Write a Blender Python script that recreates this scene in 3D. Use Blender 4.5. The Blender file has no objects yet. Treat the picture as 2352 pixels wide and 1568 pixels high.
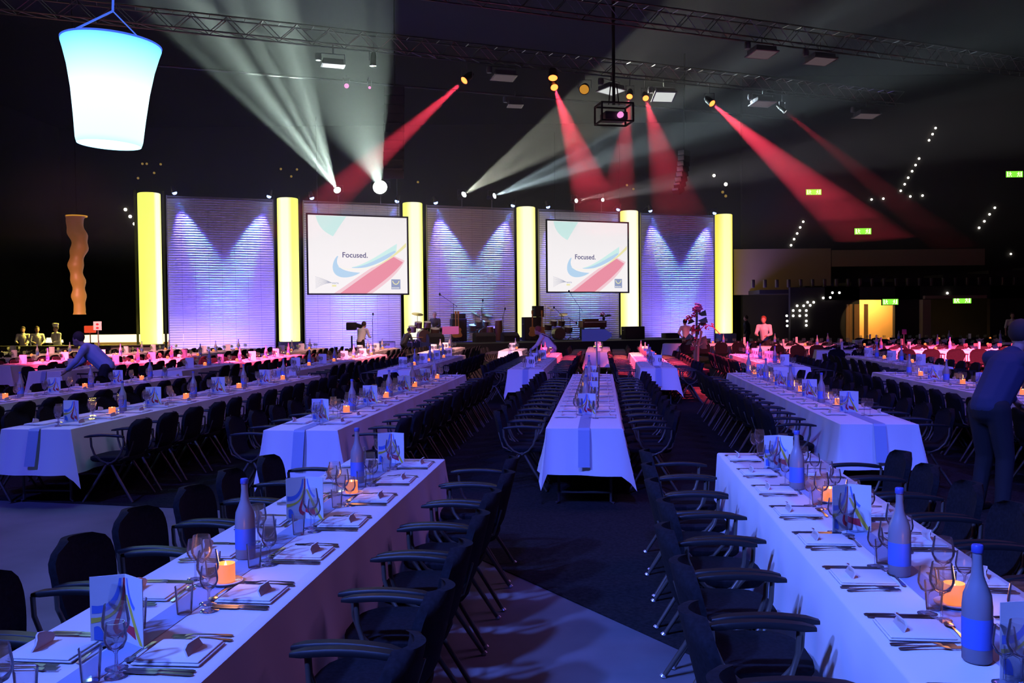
import bpy, bmesh, math, random
from mathutils import Vector, Matrix, noise
random.seed(7)
C = bpy.context.scene.collection
SC = bpy.context.scene
PI = math.pi
# ------------------------------------------------------------------ camera
CAM_H = 1.83; FPX = 2080.0; PITCH = math.atan(57/2080.0); ROLL = 0.010
cd = bpy.data.cameras.new('camera'); cam = bpy.data.objects.new('camera', cd); C.objects.link(cam)
cd.sensor_width = 36.0; cd.lens = FPX/2352*36.0; cd.clip_end = 400; cd.clip_start = 0.05
cam.matrix_world = Matrix.Translation((0, 0, CAM_H)) @ Matrix.Rotation(PI/2-PITCH, 4, 'X') @ Matrix.Rotation(-ROLL, 4, 'Z')
SC.camera = cam
SC.view_settings.view_transform = 'Standard'; SC.view_settings.look = 'None'
SC.view_settings.exposure = 0.0; SC.view_settings.gamma = 1.0; SC.view_settings.use_curve_mapping = False
cy = SC.cycles
cy.max_bounces = 4; cy.diffuse_bounces = 2; cy.glossy_bounces = 2; cy.transmission_bounces = 3
cy.transparent_max_bounces = 10; cy.volume_bounces = 0; cy.caustics_reflective = False; cy.caustics_refractive = False
cy.sample_clamp_indirect = 2.0; cy.use_light_tree = True; cy.use_adaptive_sampling = True; cy.adaptive_threshold = .025; cy.adaptive_min_samples = 16
# ------------------------------------------------------------------ world
W = bpy.data.worlds.new('hall_air'); SC.world = W; W.use_nodes = True
nt = W.node_tree; bg = nt.nodes['Background']
bg.inputs[0].default_value = (0.10, 0.10, 0.2, 1); bg.inputs[1].default_value = 0.0
PH = math.radians(5.7); CP, SP = math.cos(PH), math.sin(PH)
def ts(t, s, z=0.0): return Vector((t*CP+s*SP, -t*SP+s*CP, z))       # table grid -> world
SA = math.radians(21.2)                                              # the stage wall's direction
SDX, SDY = math.cos(SA), math.sin(SA)
P0 = Vector((-15.31, 38.5, 0)); PITCHC = 5.74
def wall(k, out=0.0, z=0.0):                                        # along the stage wall; out = towards the audience
    return Vector((P0.x+k*PITCHC*SDX+out*SDY, P0.y+k*PITCHC*SDY-out*SDX, z))
def fwd(px, py, Y):                                                 # place something that stands at depth Y
    x = px-1176; y = py-784
    xr = x*math.cos(ROLL)-y*math.sin(ROLL); yr = y*math.cos(ROLL)+x*math.sin(ROLL)
    c, s = math.cos(PITCH), math.sin(PITCH)
    d = (xr, FPX*c-yr*s, -FPX*s-yr*c); t = Y/d[1]
    return Vector((d[0]*t, Y, CAM_H+d[2]*t))

# ------------------------------------------------------------------ lamps of the hall
LT = []
def spot(name, loc, aim, watt, col, ang, blend=0.5, rad=0.08, gobo=None):
    l = bpy.data.lights.new(name, 'SPOT'); l.energy = watt; l.color = col; l.spot_size = math.radians(ang)
    l.spot_blend = blend; l.shadow_soft_size = rad
    o = bpy.data.objects.new(name, l); C.objects.link(o); o.location = loc
    d = Vector(aim)-Vector(loc); o.rotation_euler = d.to_track_quat('-Z', 'Y').to_euler()
    if gobo:
        l.use_nodes = True; n = l.node_tree; em = n.nodes['Emission']
        tc = n.nodes.new('ShaderNodeTexCoord'); mp = n.nodes.new('ShaderNodeMapping')
        mp.inputs['Scale'].default_value = (gobo, gobo, gobo); mp.inputs['Location'].default_value = (random.random()*9, random.random()*9, 0)
        tx = n.nodes.new('ShaderNodeTexNoise'); tx.inputs['Scale'].default_value = 1.0; tx.inputs['Detail'].default_value = 1.0
        rp = n.nodes.new('ShaderNodeValToRGB'); rp.color_ramp.elements[0].position = 0.42; rp.color_ramp.elements[1].position = 0.66
        rp.color_ramp.elements[0].color = (.02, .02, .02, 1)
        n.links.new(tc.outputs['Normal'], mp.inputs[0]); n.links.new(mp.outputs[0], tx.inputs[0])
        n.links.new(tx.outputs[0], rp.inputs[0]); n.links.new(rp.outputs[0], em.inputs['Strength'])
    LT.append(o); return o
BLUE = (0.098, 0.185, 1.0); DEEP = (0.085, 0.105, 1.0); RED = (1.0, 0.05, 0.10); PINK = (1.0, .045, .13)
# blue wash from the house truss behind the camera
spot('blue_wash_lamp', (-7, -2, 9.5), ts(-1.3, 4.5, .7), 7200, BLUE, 42, .9, .35)
spot('blue_wash_lamp', (-4, -2, 9.5), ts(1.5, 4.2, .5), 6200, BLUE, 36, .9, .35)
spot('blue_wash_lamp', (-9, -1, 11), ts(-4.5, 13, .7), 6300, DEEP, 50, .9, .4)
spot('blue_wash_lamp', (-1, -3, 11), ts(0.5, 13, .7), 6200, DEEP, 44, .9, .4)
spot('blue_wash_lamp', (7, -2, 11), ts(6, 13, .7), 5800, DEEP, 44, .9, .4)
spot('blue_wash_lamp', (-10, 4, 12), ts(-9, 22, .7), 4200, DEEP, 46, .9, .4)
spot('blue_wash_lamp', (0, 4, 12), ts(-1, 21, .7), 3800, DEEP, 36, .9, .4)
spot('blue_wash_lamp', (10, 4, 12), ts(7.5, 21, .7), 4200, DEEP, 46, .9, .4)
# dim violet bounce of the hall
for x, y in ((-10, 14), (6, 10), (14, 16)):
    l = bpy.data.lights.new('violet_hall_light', 'AREA'); l.shape = 'DISK'; l.size = 6; l.energy = 230; l.color = (.62, .24, .85)
    o = bpy.data.objects.new('violet_hall_light', l); C.objects.link(o); o.location = (x, y, 11)

# ------------------------------------------------------------------ materials
M = {}
def mat(name, col, rough=.6, metal=0., emit=None, es=1.0, spec=.5, sheen=0.):
    m = bpy.data.materials.new(name); m.use_nodes = True; b = m.node_tree.nodes['Principled BSDF']
    b.inputs['Base Color'].default_value = (*col, 1); b.inputs['Roughness'].default_value = rough
    b.inputs['Metallic'].default_value = metal; b.inputs['Specular IOR Level'].default_value = spec
    if emit: b.inputs['Emission Color'].default_value = (*emit, 1); b.inputs['Emission Strength'].default_value = es
    M[name] = m; return m
def noisy(m, scale, lo, hi, bump=0.):
    n = m.node_tree; b = n.nodes['Principled BSDF']
    tc = n.nodes.new('ShaderNodeTexCoord'); tx = n.nodes.new('ShaderNodeTexNoise'); tx.inputs['Scale'].default_value = scale
    tx.inputs['Detail'].default_value = 5; rp = n.nodes.new('ShaderNodeValToRGB')
    rp.color_ramp.elements[0].position = .3; rp.color_ramp.elements[1].position = .7
    rp.color_ramp.elements[0].color = (*lo, 1); rp.color_ramp.elements[1].color = (*hi, 1)
    n.links.new(tc.outputs['Object'], tx.inputs[0]); n.links.new(tx.outputs[0], rp.inputs[0]); n.links.new(rp.outputs[0], b.inputs['Base Color'])
    if bump:
        bp = n.nodes.new('ShaderNodeBump'); bp.inputs['Strength'].default_value = bump; bp.inputs['Distance'].default_value = .01
        n.links.new(tx.outputs[0], bp.inputs['Height']); n.links.new(bp.outputs[0], b.inputs['Normal'])
    return m
mat('linen', (.80, .80, .82), .85); mat('napkin', (.85, .85, .86), .8); mat('napkin_fold', (.78, .72, .72), .8)
mat('runner', (.34, .42, .64), .7); mat('steel', (.55, .55, .58), .25, 1.0); mat('dark_steel', (.16, .15, .16), .35, 1.0)
mat('black_fabric', (.018, .018, .022), .95, spec=.2); mat('black_plastic', (.012, .012, .014), .45, spec=.35)
noisy(M['black_fabric'], 60, (.007, .007, .009), (.015, .015, .02))
mat('chair_tube', (.14, .12, .10), .5, .6); mat('chair_foot', (.75, .75, .78), .25, .6)
mat('table_steel', (.10, .09, .09), .5, .6); mat('wood_top', (.25, .16, .09), .6)
noisy(mat('concrete', (.3, .3, .32), .55), 1.3, (.11, .11, .125), (.20, .20, .22), .1)
noisy(mat('carpet', (.02, .02, .02), 1., spec=.1), 40, (.012, .012, .013), (.028, .026, .027), .3)
noisy(mat('hall_wall', (.03, .028, .026), .9), .5, (.022, .02, .02), (.035, .032, .03))
mat('ceiling_dark', (.02, .02, .022), .95); mat('tan_wall', (.42, .30, .22), .9); mat('seat_tier', (.03, .026, .026), .9)
mat('truss', (.38, .38, .40), .3, .9); mat('black_metal', (.02, .02, .02), .45, .4); mat('black_matte', (.012, .012, .013), .8)
mat('grey_metal', (.30, .30, .32), .4, .6); mat('white_card', (.82, .82, .84), .7); mat('white_china', (.85, .85, .85), .25)
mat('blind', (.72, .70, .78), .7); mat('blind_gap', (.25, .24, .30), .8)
mat('print_blue', (.12, .25, .80), .6); mat('print_yellow', (.75, .60, .05), .6); mat('print_red', (.65, .03, .05), .6); mat('print_teal', (.35, .75, .72), .6)
mat('candle_glow', (.5, .25, .1), .5, emit=(1.0, .24, .05), es=.9); mat('flame', (1, .8, .4), .5, emit=(1, .62, .22), es=16)
mat('wax', (.9, .8, .7), .5, emit=(1, .42, .12), es=1.6)
mat('bottle_label', (.10, .22, .85), .5); mat('bottle_cap', (.08, .12, .55), .4)
mat('skin', (.50, .30, .22), .6); mat('hair', (.05, .035, .025), .8); mat('hair_red', (.25, .07, .03), .8); mat('hair_grey', (.40, .38, .36), .8)
mat('shirt_white', (.75, .74, .74), .8); mat('shirt_blue', (.35, .42, .62), .8); mat('trousers_black', (.015, .015, .018), .9); mat('strap', (.03, .03, .03), .7)
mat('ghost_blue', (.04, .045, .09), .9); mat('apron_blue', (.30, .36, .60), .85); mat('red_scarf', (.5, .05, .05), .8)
mat('drum_shell', (.10, .06, .05), .3); mat('drum_white', (.8, .8, .8), .5); mat('cymbal', (.55, .40, .16), .3, .9); mat('wood_red', (.12, .045, .035), .5)
mat('amp_cloth', (.035, .028, .03), .9); mat('guitar_wood', (.42, .20, .07), .35); mat('case_grey', (.05, .05, .06), .6)
mat('flower_pink', (.85, .15, .22), .7); mat('flower_red', (.75, .04, .05), .7); mat('leaf', (.03, .08, .02), .6); mat('straw', (.45, .30, .12), .8)
mat('sign_board', (.13, .15, .16), .7); mat('sign_pink', (.16, .05, .16), .7); mat('orange_wall', (.65, .36, .12), .85)
mat('paper_white', (.8, .8, .8), .7); mat('curtain_tan', (.55, .33, .14), .9); mat('flood_face', (.75, .75, .75), .35)
def emit(name, col, s=1.0): return mat(name, (0, 0, 0), .6, emit=col, es=s)
emit('screen_white', (.93, .89, .90)); emit('scr_blue', (.47, .66, .86)); emit('scr_teal', (.62, .86, .83)); emit('scr_pink', (.82, .28, .37)); emit('scr_pale', (.89, .60, .66))
emit('scr_yellow', (.85, .80, .42)); emit('scr_ink', (.10, .09, .22)); emit('scr_greyblue', (.28, .33, .52)); emit('scr_cream', (.93, .90, .84)); emit('scr_grey', (.45, .46, .56))
emit('exit_green', (.25, .95, .05), 1.2); emit('exit_figure', (.9, 1., .55), 1.8)
emit('bulb', (1., .93, .80), 6.0); emit('bulb_dim', (.8, .5, .12), .35); emit('lamp_white', (.85, 1., .92), 9.0); emit('lamp_blue', (.22, .35, 1.), 7.0)
emit('lamp_red', (1., .16, .03), 5.0); emit('lamp_core', (1., .45, .08), 6.0); emit('lamp_magenta', (.85, .25, .6), 1.3); emit('lamp_amber', (.8, .35, .04), .7)
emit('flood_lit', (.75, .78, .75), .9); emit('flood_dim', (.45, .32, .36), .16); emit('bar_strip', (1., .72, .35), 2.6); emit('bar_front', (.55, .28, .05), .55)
emit('cord_glow', (.06, .16, .95), .9)
def glass(name, tint, f=.12):
    m = bpy.data.materials.new(name); m.use_nodes = True; n = m.node_tree; n.nodes.clear()
    o = n.nodes.new('ShaderNodeOutputMaterial'); t = n.nodes.new('ShaderNodeBsdfTransparent'); g = n.nodes.new('ShaderNodeBsdfGlossy')
    t.inputs[0].default_value = (*tint, 1); g.inputs['Roughness'].default_value = .05; g.inputs[0].default_value = (.9, .9, 1, 1)
    lw = n.nodes.new('ShaderNodeLayerWeight'); lw.inputs[0].default_value = .15; mx = n.nodes.new('ShaderNodeMixShader')
    n.links.new(lw.outputs['Fresnel'], mx.inputs[0]); n.links.new(t.outputs[0], mx.inputs[1]); n.links.new(g.outputs[0], mx.inputs[2]); df = n.nodes.new('ShaderNodeBsdfTranslucent'); df.inputs[0].default_value = (.9, .9, .95, 1); m2 = n.nodes.new('ShaderNodeMixShader'); m2.inputs[0].default_value = .09
    n.links.new(mx.outputs[0], m2.inputs[1]); n.links.new(df.outputs[0], m2.inputs[2]); n.links.new(m2.outputs[0], o.inputs[0])
    M[name] = m; return m
glass('glass', (.97, .975, .99)); glass('glass_stem', (.92, .94, .98))
m = mat('frosted', (.28, .29, .35), .3); 
# the yellow light column: fluorescent tubes shine through the fabric as pale upright stripes (angle about its own axis)
def column_mat(name, a0, w, yel, pale):
    m = bpy.data.materials.new(name); m.use_nodes = True; n = m.node_tree; b = n.nodes['Principled BSDF']
    b.inputs['Base Color'].default_value = (.3, .3, .1, 1)
    tc = n.nodes.new('ShaderNodeTexCoord'); sp = n.nodes.new('ShaderNodeSeparateXYZ'); n.links.new(tc.outputs['Object'], sp.inputs[0])
    mr = n.nodes.new('ShaderNodeValToRGB'); r = mr.color_ramp; mm = n.nodes.new('ShaderNodeMapRange')
    mm.inputs[1].default_value = -.47; mm.inputs[2].default_value = .47
    n.links.new(sp.outputs[0], mm.inputs[0]); n.links.new(mm.outputs[0], mr.inputs[0])
    r.elements[0].position = 0; r.elements[0].color = (*yel, 1); r.elements[1].position = 1; r.elements[1].color = (*yel, 1)
    for p, c in ((a0-w, yel), (a0-w*.4, pale), (a0+w*.4, pale), (a0+w, yel)):
        e = r.elements.new(min(.99, max(.01, p))); e.color = (*c, 1)
    n.links.new(mr.outputs[0], b.inputs['Emission Color']); b.inputs['Emission Strength'].default_value = 1.15
    M[name] = m
YL = (.90, .95, .16); PL = (1., 1., .72)
column_mat('column_a', .85, .16, YL, PL); column_mat('column_b', .30, .32, YL, PL); column_mat('column_c', .5, .4, YL, PL)
column_mat('column_d', .4, .45, (.95, .9, .22), PL); column_mat('column_e', .42, .5, (.98, .88, .18), (1, 1, .8)); column_mat('column_f', .42, .42, (1., .82, .06), (1, 1, .45))
# the bucket lampshade glows palest low down, where its lamp hangs
m = bpy.data.materials.new('bucket_shade'); m.use_nodes = True; n = m.node_tree; b = n.nodes['Principled BSDF']
tc = n.nodes.new('ShaderNodeTexCoord'); sp = n.nodes.new('ShaderNodeSeparateXYZ'); n.links.new(tc.outputs['Object'], sp.inputs[0])
mm = n.nodes.new('ShaderNodeMapRange'); mm.inputs[1].default_value = 0; mm.inputs[2].default_value = 1.13; rp = n.nodes.new('ShaderNodeValToRGB')
n.links.new(sp.outputs[2], mm.inputs[0]); n.links.new(mm.outputs[0], rp.inputs[0]); r = rp.color_ramp
r.elements[0].position = 0; r.elements[0].color = (.45, .95, 1, 1); r.elements[1].position = 1; r.elements[1].color = (.12, .55, 1.0, 1)
for p, c in ((.06, (.62, 1, 1, 1)), (.55, (.70, 1, 1, 1)), (.85, (.32, .90, 1, 1))): e = r.elements.new(p); e.color = c
n.links.new(rp.outputs[0], b.inputs['Emission Color']); b.inputs['Emission Strength'].default_value = 1.5; b.inputs['Base Color'].default_value = (.1, .3, .5, 1); M['bucket_shade'] = m
# twisted paper column lamp, brighter at its foot where the bulb sits
m = bpy.data.materials.new('twist_shade'); m.use_nodes = True; n = m.node_tree; b = n.nodes['Principled BSDF']
tc = n.nodes.new('ShaderNodeTexCoord'); sp = n.nodes.new('ShaderNodeSeparateXYZ'); n.links.new(tc.outputs['Object'], sp.inputs[0])
mm = n.nodes.new('ShaderNodeMapRange'); mm.inputs[1].default_value = 0; mm.inputs[2].default_value = 3.3; rp = n.nodes.new('ShaderNodeValToRGB')
n.links.new(sp.outputs[2], mm.inputs[0]); n.links.new(mm.outputs[0], rp.inputs[0]); r = rp.color_ramp
r.elements[0].color = (.58, .23, .025, 1); r.elements[1].color = (.12, .042, .03, 1); e = r.elements.new(.55); e.color = (.24, .085, .018, 1)
n.links.new(rp.outputs[0], b.inputs['Emission Color']); b.inputs['Emission Strength'].default_value = .68; b.inputs['Base Color'].default_value = (.15, .08, .04, 1); M['twist_shade'] = m

# ------------------------------------------------------------------ mesh helpers
class MB:
    def __init__(s): s.v = []; s.f = []; s.m = []; s.mi = 0
    def add(s, vs, fs):
        o = len(s.v); s.v += [Vector(v) for v in vs]; s.f += [tuple(i+o for i in f) for f in fs]; s.m += [s.mi]*len(fs); return s
    def box(s, c, d, rz=0., rx=0., ry=0.):
        R = Matrix.Rotation(rz, 3, 'Z') @ Matrix.Rotation(rx, 3, 'X') @ Matrix.Rotation(ry, 3, 'Y'); c = Vector(c)
        vs = [c+R @ Vector((x*d[0]/2, y*d[1]/2, z*d[2]/2)) for x in (-1, 1) for y in (-1, 1) for z in (-1, 1)]
        return s.add(vs, [(0, 1, 3, 2), (4, 6, 7, 5), (0, 4, 5, 1), (2, 3, 7, 6), (0, 2, 6, 4), (1, 5, 7, 3)])
    def rbox(s, c, d, b, rz=0., rx=0.):                             # bevelled box
        bm = bmesh.new(); bmesh.ops.create_cube(bm, size=1)
        bmesh.ops.scale(bm, vec=d, verts=bm.verts); bmesh.ops.bevel(bm, geom=bm.edges[:], offset=b, segments=2, profile=.5, affect='EDGES')
        R = Matrix.Rotation(rz, 3, 'Z') @ Matrix.Rotation(rx, 3, 'X'); c = Vector(c)
        vs = [c+R @ v.co for v in bm.verts]; fs = [[v.index for v in f.verts] for f in bm.faces]; bm.free(); return s.add(vs, fs)
    def tube(s, pts, r, n=8, cap=True):
        pts = [Vector(p) for p in pts]; rs = r if isinstance(r, (list, tuple)) else [r]*len(pts); vs = []; fs = []
        up = None
        for i, p in enumerate(pts):
            d = (pts[min(i+1, len(pts)-1)]-pts[max(i-1, 0)]).normalized()
            a = up if up is not None and abs(up.dot(d)) < .95 else (Vector((0, 0, 1)) if abs(d.z) < .9 else Vector((1, 0, 0)))
            u = (a-d*a.dot(d)).normalized(); up = u; w = d.cross(u)
            vs += [p+(u*math.cos(k*2*PI/n)+w*math.sin(k*2*PI/n))*rs[i] for k in range(n)]
        for i in range(len(pts)-1):
            for k in range(n): fs.append((i*n+k, i*n+(k+1) % n, (i+1)*n+(k+1) % n, (i+1)*n+k))
        if cap: fs += [tuple(range(n-1, -1, -1)), tuple((len(pts)-1)*n+k for k in range(n))]
        return s.add(vs, fs)
    def lathe(s, prof, c=(0, 0, 0), n=20, cap0=True, cap1=True, tf=None):
        vs = []; fs = []; c = Vector(c)
        for r, z in prof:
            for k in range(n):
                v = Vector((r*math.cos(k*2*PI/n), r*math.sin(k*2*PI/n), z))
                vs.append(c+(tf @ v if tf else v))
        for i in range(len(prof)-1):
            for k in range(n): fs.append((i*n+k, i*n+(k+1) % n, (i+1)*n+(k+1) % n, (i+1)*n+k))
        if cap0: fs.append(tuple(range(n-1, -1, -1)))
        if cap1: fs.append(tuple((len(prof)-1)*n+k for k in range(n)))
        return s.add(vs, fs)
    def prism(s, poly, z0, z1):
        n = len(poly); vs = [(x, y, z0) for x, y in poly]+[(x, y, z1) for x, y in poly]
        return s.add(vs, [tuple(range(n-1, -1, -1)), tuple(range(n, 2*n))]+[(i, (i+1) % n, (i+1) % n+n, i+n) for i in range(n)])
    def ball(s, c, r, n=10, sq=(1, 1, 1)):
        prof = [(max(1e-4, r*math.sin(a*PI/n)), -r*math.cos(a*PI/n)) for a in range(n+1)]
        return s.lathe(prof, c, n*2, tf=Matrix.Diagonal(sq))
    def mesh(s, name, mats, smooth=None):
        me = bpy.data.meshes.new(name); me.from_pydata([tuple(v) for v in s.v], [], s.f)
        for q in (mats if isinstance(mats, (list, tuple)) else [mats]): me.materials.append(M[q])
        if any(s.m): me.polygons.foreach_set('material_index', s.m)
        if smooth is not None:
            me.polygons.foreach_set('use_smooth', [True]*len(me.polygons))
            if smooth < 180: me.set_sharp_from_angle(angle=math.radians(smooth))
        me.update(); return me
    def build(s, name, mats, parent=None, smooth=40, loc=None, rz=0.):
        o = bpy.data.objects.new(name, s.mesh(name, mats, smooth)); C.objects.link(o)
        if parent: o.parent = parent
        if loc is not None: o.location = loc
        if rz: o.rotation_euler.z = rz
        return o
def tag(o, label, cat, group=None, kind=None):
    o['label'] = label; o['category'] = cat
    if group: o['group'] = group
    if kind: o['kind'] = kind
    return o
def thing(name, label, cat, loc=(0, 0, 0), rz=0., group=None):
    o = bpy.data.objects.new(name, None); C.objects.link(o); o.location = loc; o.rotation_euler = (0, 0, rz); o.empty_display_size = .1
    return tag(o, label, cat, group)
def struct(o): o['kind'] = 'structure'; return o
KIDS = {}
def copy_tree(o, parent=None):
    c = o.copy(); C.objects.link(c); c.parent = parent
    for ch in KIDS.get(o.name) or KIDS.setdefault(o.name, list(o.children)): copy_tree(ch, c)
    return c
def dup(o, loc, rz, label, group=None):
    c = copy_tree(o); c.location = loc; c.rotation_euler = (0, 0, rz); c['label'] = label
    if group: c['group'] = group
    return c
def drop(o):                                                        # remove a pattern object and its parts
    for ch in list(o.children): drop(ch)
    bpy.data.objects.remove(o)
ORD = 'first second third fourth fifth sixth seventh eighth ninth tenth eleventh twelfth thirteenth fourteenth fifteenth sixteenth seventeenth eighteenth nineteenth twentieth'.split()

# ------------------------------------------------------------------ setting
struct(MB().add([(-40, -12, 0), (48, -12, 0), (48, 64, 0), (-40, 64, 0)], [(0, 1, 2, 3)]).build('floor', 'concrete', smooth=None))
# dark carpet laid over the concrete, its edge running obliquely through the aisle
e = Vector((.98+.06, 4.764-6.463)).normalized(); a = Vector((-.06, 6.463)); p = a-e*2.1; q = a+e*14
cp = MB().prism([(-30.5, p.y+7), (p.x, p.y), (q.x, q.y), (40, q.y), (40, 47), (-30.5, 47)][::1], .0, .008).build('carpet', 'carpet', smooth=None)
tag(cp, 'dark carpet covering the hall floor under the long tables', 'carpet')
struct(MB().box((4, 26, 15.2), (90, 78, .2)).build('ceiling', 'ceiling_dark'))
struct(MB().box((-31, 26, 7.5), (.3, 78, 15)).build('wall_left', 'hall_wall'))
struct(MB().box((4, 62.5, 7.5), (90, .3, 15)).build('wall_back', 'hall_wall'))
struct(MB().box((4, -12, 7.5), (90, .3, 15)).build('wall_front', 'hall_wall'))
# ------------------------------------------------------------------ stage wall: yellow light columns and blind panels
cols = 'abcdef'
for k in range(6):
    r = thing('light_column', f'tall glowing yellow fabric column, {ORD[k]} of six along the stage wall counted from the bar', 'light column', wall(k), SA, 'yellow light columns of the stage wall')
    b = MB(); b.rbox((0, 0, .41), (.98, .9, .80), .02); b.build('base', 'black_matte', r)
    pr = [(.425, 0), (.455, .02), (.46, .05), (.46, 6.32), (.455, 6.36), (.42, 6.38)]
    sh = MB().lathe(pr, n=36).build('shade', 'column_'+cols[k], r); sh.location = (0, 0, .82)
    b = MB()
    for x in (-.56, .56): b.box((x, .42, 3.7), (.10, .1, 7.35))
    b.build('frame', 'black_matte', r)
def slat_panel(k0, k1, idx, name):
    w = (k1-k0)*PITCHC; N = 66; H0, H1 = .15, 7.02
    r = thing('blind_panel', name, 'panel', wall((k0+k1)/2), SA, 'slatted white panels of the stage wall')
    b = MB(); h = (H1-H0)/N; S = 8
    bow = lambda x: -.10*(1-(2*x/w)**2)                              # slight curve toward the hall
    for i in range(N):
        z = H0+i*h
        for j in range(S):
            x0 = -w/2+j*w/S; x1 = x0+w/S-.006
            y0, y1 = bow(x0), bow(x1)
            b.mi = 0; b.add([(x0, y0-.03, z+.005), (x1, y1-.03, z+.005), (x1, y1, z+h*.84), (x0, y0, z+h*.84)], [(0, 1, 2, 3)])
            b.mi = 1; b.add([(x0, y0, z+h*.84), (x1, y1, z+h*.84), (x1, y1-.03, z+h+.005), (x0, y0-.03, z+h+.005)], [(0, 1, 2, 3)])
    b.build('slats', ['blind', 'blind_gap'], r, smooth=None)
    b = MB()
    for x in (-w/2-.02, w/2+.02): b.box((x, .03, 3.6), (.05, .08, 7.1))
    b.box((0, .03, 7.10), (w+.09, .08, .07)); b.box((0, .06, .08), (w, .08, .1)); b.build('frame', 'blind_gap', r)
PN = ['wide slatted white panel between the two columns nearest the bar', 'slatted panel behind the first projection screen', 'slatted panel with no screen behind the drums at mid stage',
      'slatted panel behind the second projection screen', 'slatted white panel next to the last yellow column, doorway end']
for k in range(5): slat_panel(k+.125, k+.885, k, PN[k])
# blue accent spots along the top of the wall
for k in range(5):
    for e_, (ka, kb) in enumerate(((k+.17, k+.45), (k+.86, k+.58))):
        p = wall(ka, .42, 7.34)
        r = thing('blue_spotlight', f'small blue spotlight over the {"bar" if e_ == 0 else "doorway"}-side corner of the {ORD[k]} slatted panel from the bar', 'spotlight', p, SA, 'blue spotlights on top of the stage wall')
        d = (wall(kb, .02, 2.0)-p).normalized()
        q = d.to_track_quat('Z', 'Y').to_matrix()
        MB().lathe([(.07, -.16), (.09, -.05), (.10, .10), (.085, .12)], n=12, tf=q).build('housing', 'black_metal', r).rotation_euler.z = -SA
        MB().lathe([(.095, .115), (.10, .15), (.07, .20), (.0, .22)], n=12, tf=q, cap0=False, cap1=False).build('lens', 'lamp_blue', r).rotation_euler.z = -SA
        MB().tube([(0, 0, .05), (0, .35, .12), (0, .7, .0), (0, .72, -.35)], .02, 6).build('bracket', 'black_metal', r)
        spot('blue_accent_lamp', p+d*.32, wall(kb, .0, 3.4), 8500, (.09, .45, 1.), 28, 1.0, .06)
        spot('blue_accent_lamp', p+d*.32, wall(kb+(.02 if e_ else -.02), .1, 1.6), 5200, (.09, .065, 1.), 50, 1.0, .06)
# soft violet fill on each panel from added low area lamps
for k in range(5):
    l = bpy.data.lights.new('violet_panel_fill', 'AREA'); l.shape = 'RECTANGLE'; l.size = 3.6; l.size_y = .3; l.energy = 340; l.color = (.27, .17, 1.)
    o = bpy.data.objects.new('violet_panel_fill', l); C.objects.link(o); o.location = wall(k+.5, 2.2, .35)
    o.rotation_euler = (wall(k+.5, 0, 5.6)-o.location).to_track_quat('-Z', 'Y').to_euler()
# ------------------------------------------------------------------ projection screens
def txt(body, size, mt, name, parent, loc, ext=.002):
    cu = bpy.data.curves.new(name, 'FONT'); cu.body = body; cu.size = size; cu.extrude = ext; cu.materials.append(M[mt])
    cu.offset = .012*size
    o = bpy.data.objects.new(name, cu); C.objects.link(o)
    dg = bpy.context.evaluated_depsgraph_get(); me = bpy.data.meshes.new_from_object(o.evaluated_get(dg)); bpy.data.objects.remove(o)
    o = bpy.data.objects.new(name, me); C.objects.link(o); o.parent = parent; o.location = loc; o.rotation_euler = (PI/2, 0, 0); return o
def bez(pts, n=14):
    out = []
    for i in range(n+1):
        t = i/n; q = [Vector(p) for p in pts]
        while len(q) > 1: q = [q[j].lerp(q[j+1], t) for j in range(len(q)-1)]
        out.append(q[0])
    return out
def ribbon(name, A, B, mt, parent, y):
    b = MB(); n = len(A); vs = [(p[0], y, p[1]) for p in A]+[(p[0], y, p[1]) for p in B]
    b.add(vs, [(i, i+1, n+i+1, n+i) for i in range(n-1)]); return b.build(name, mt, parent, smooth=None)
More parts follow.
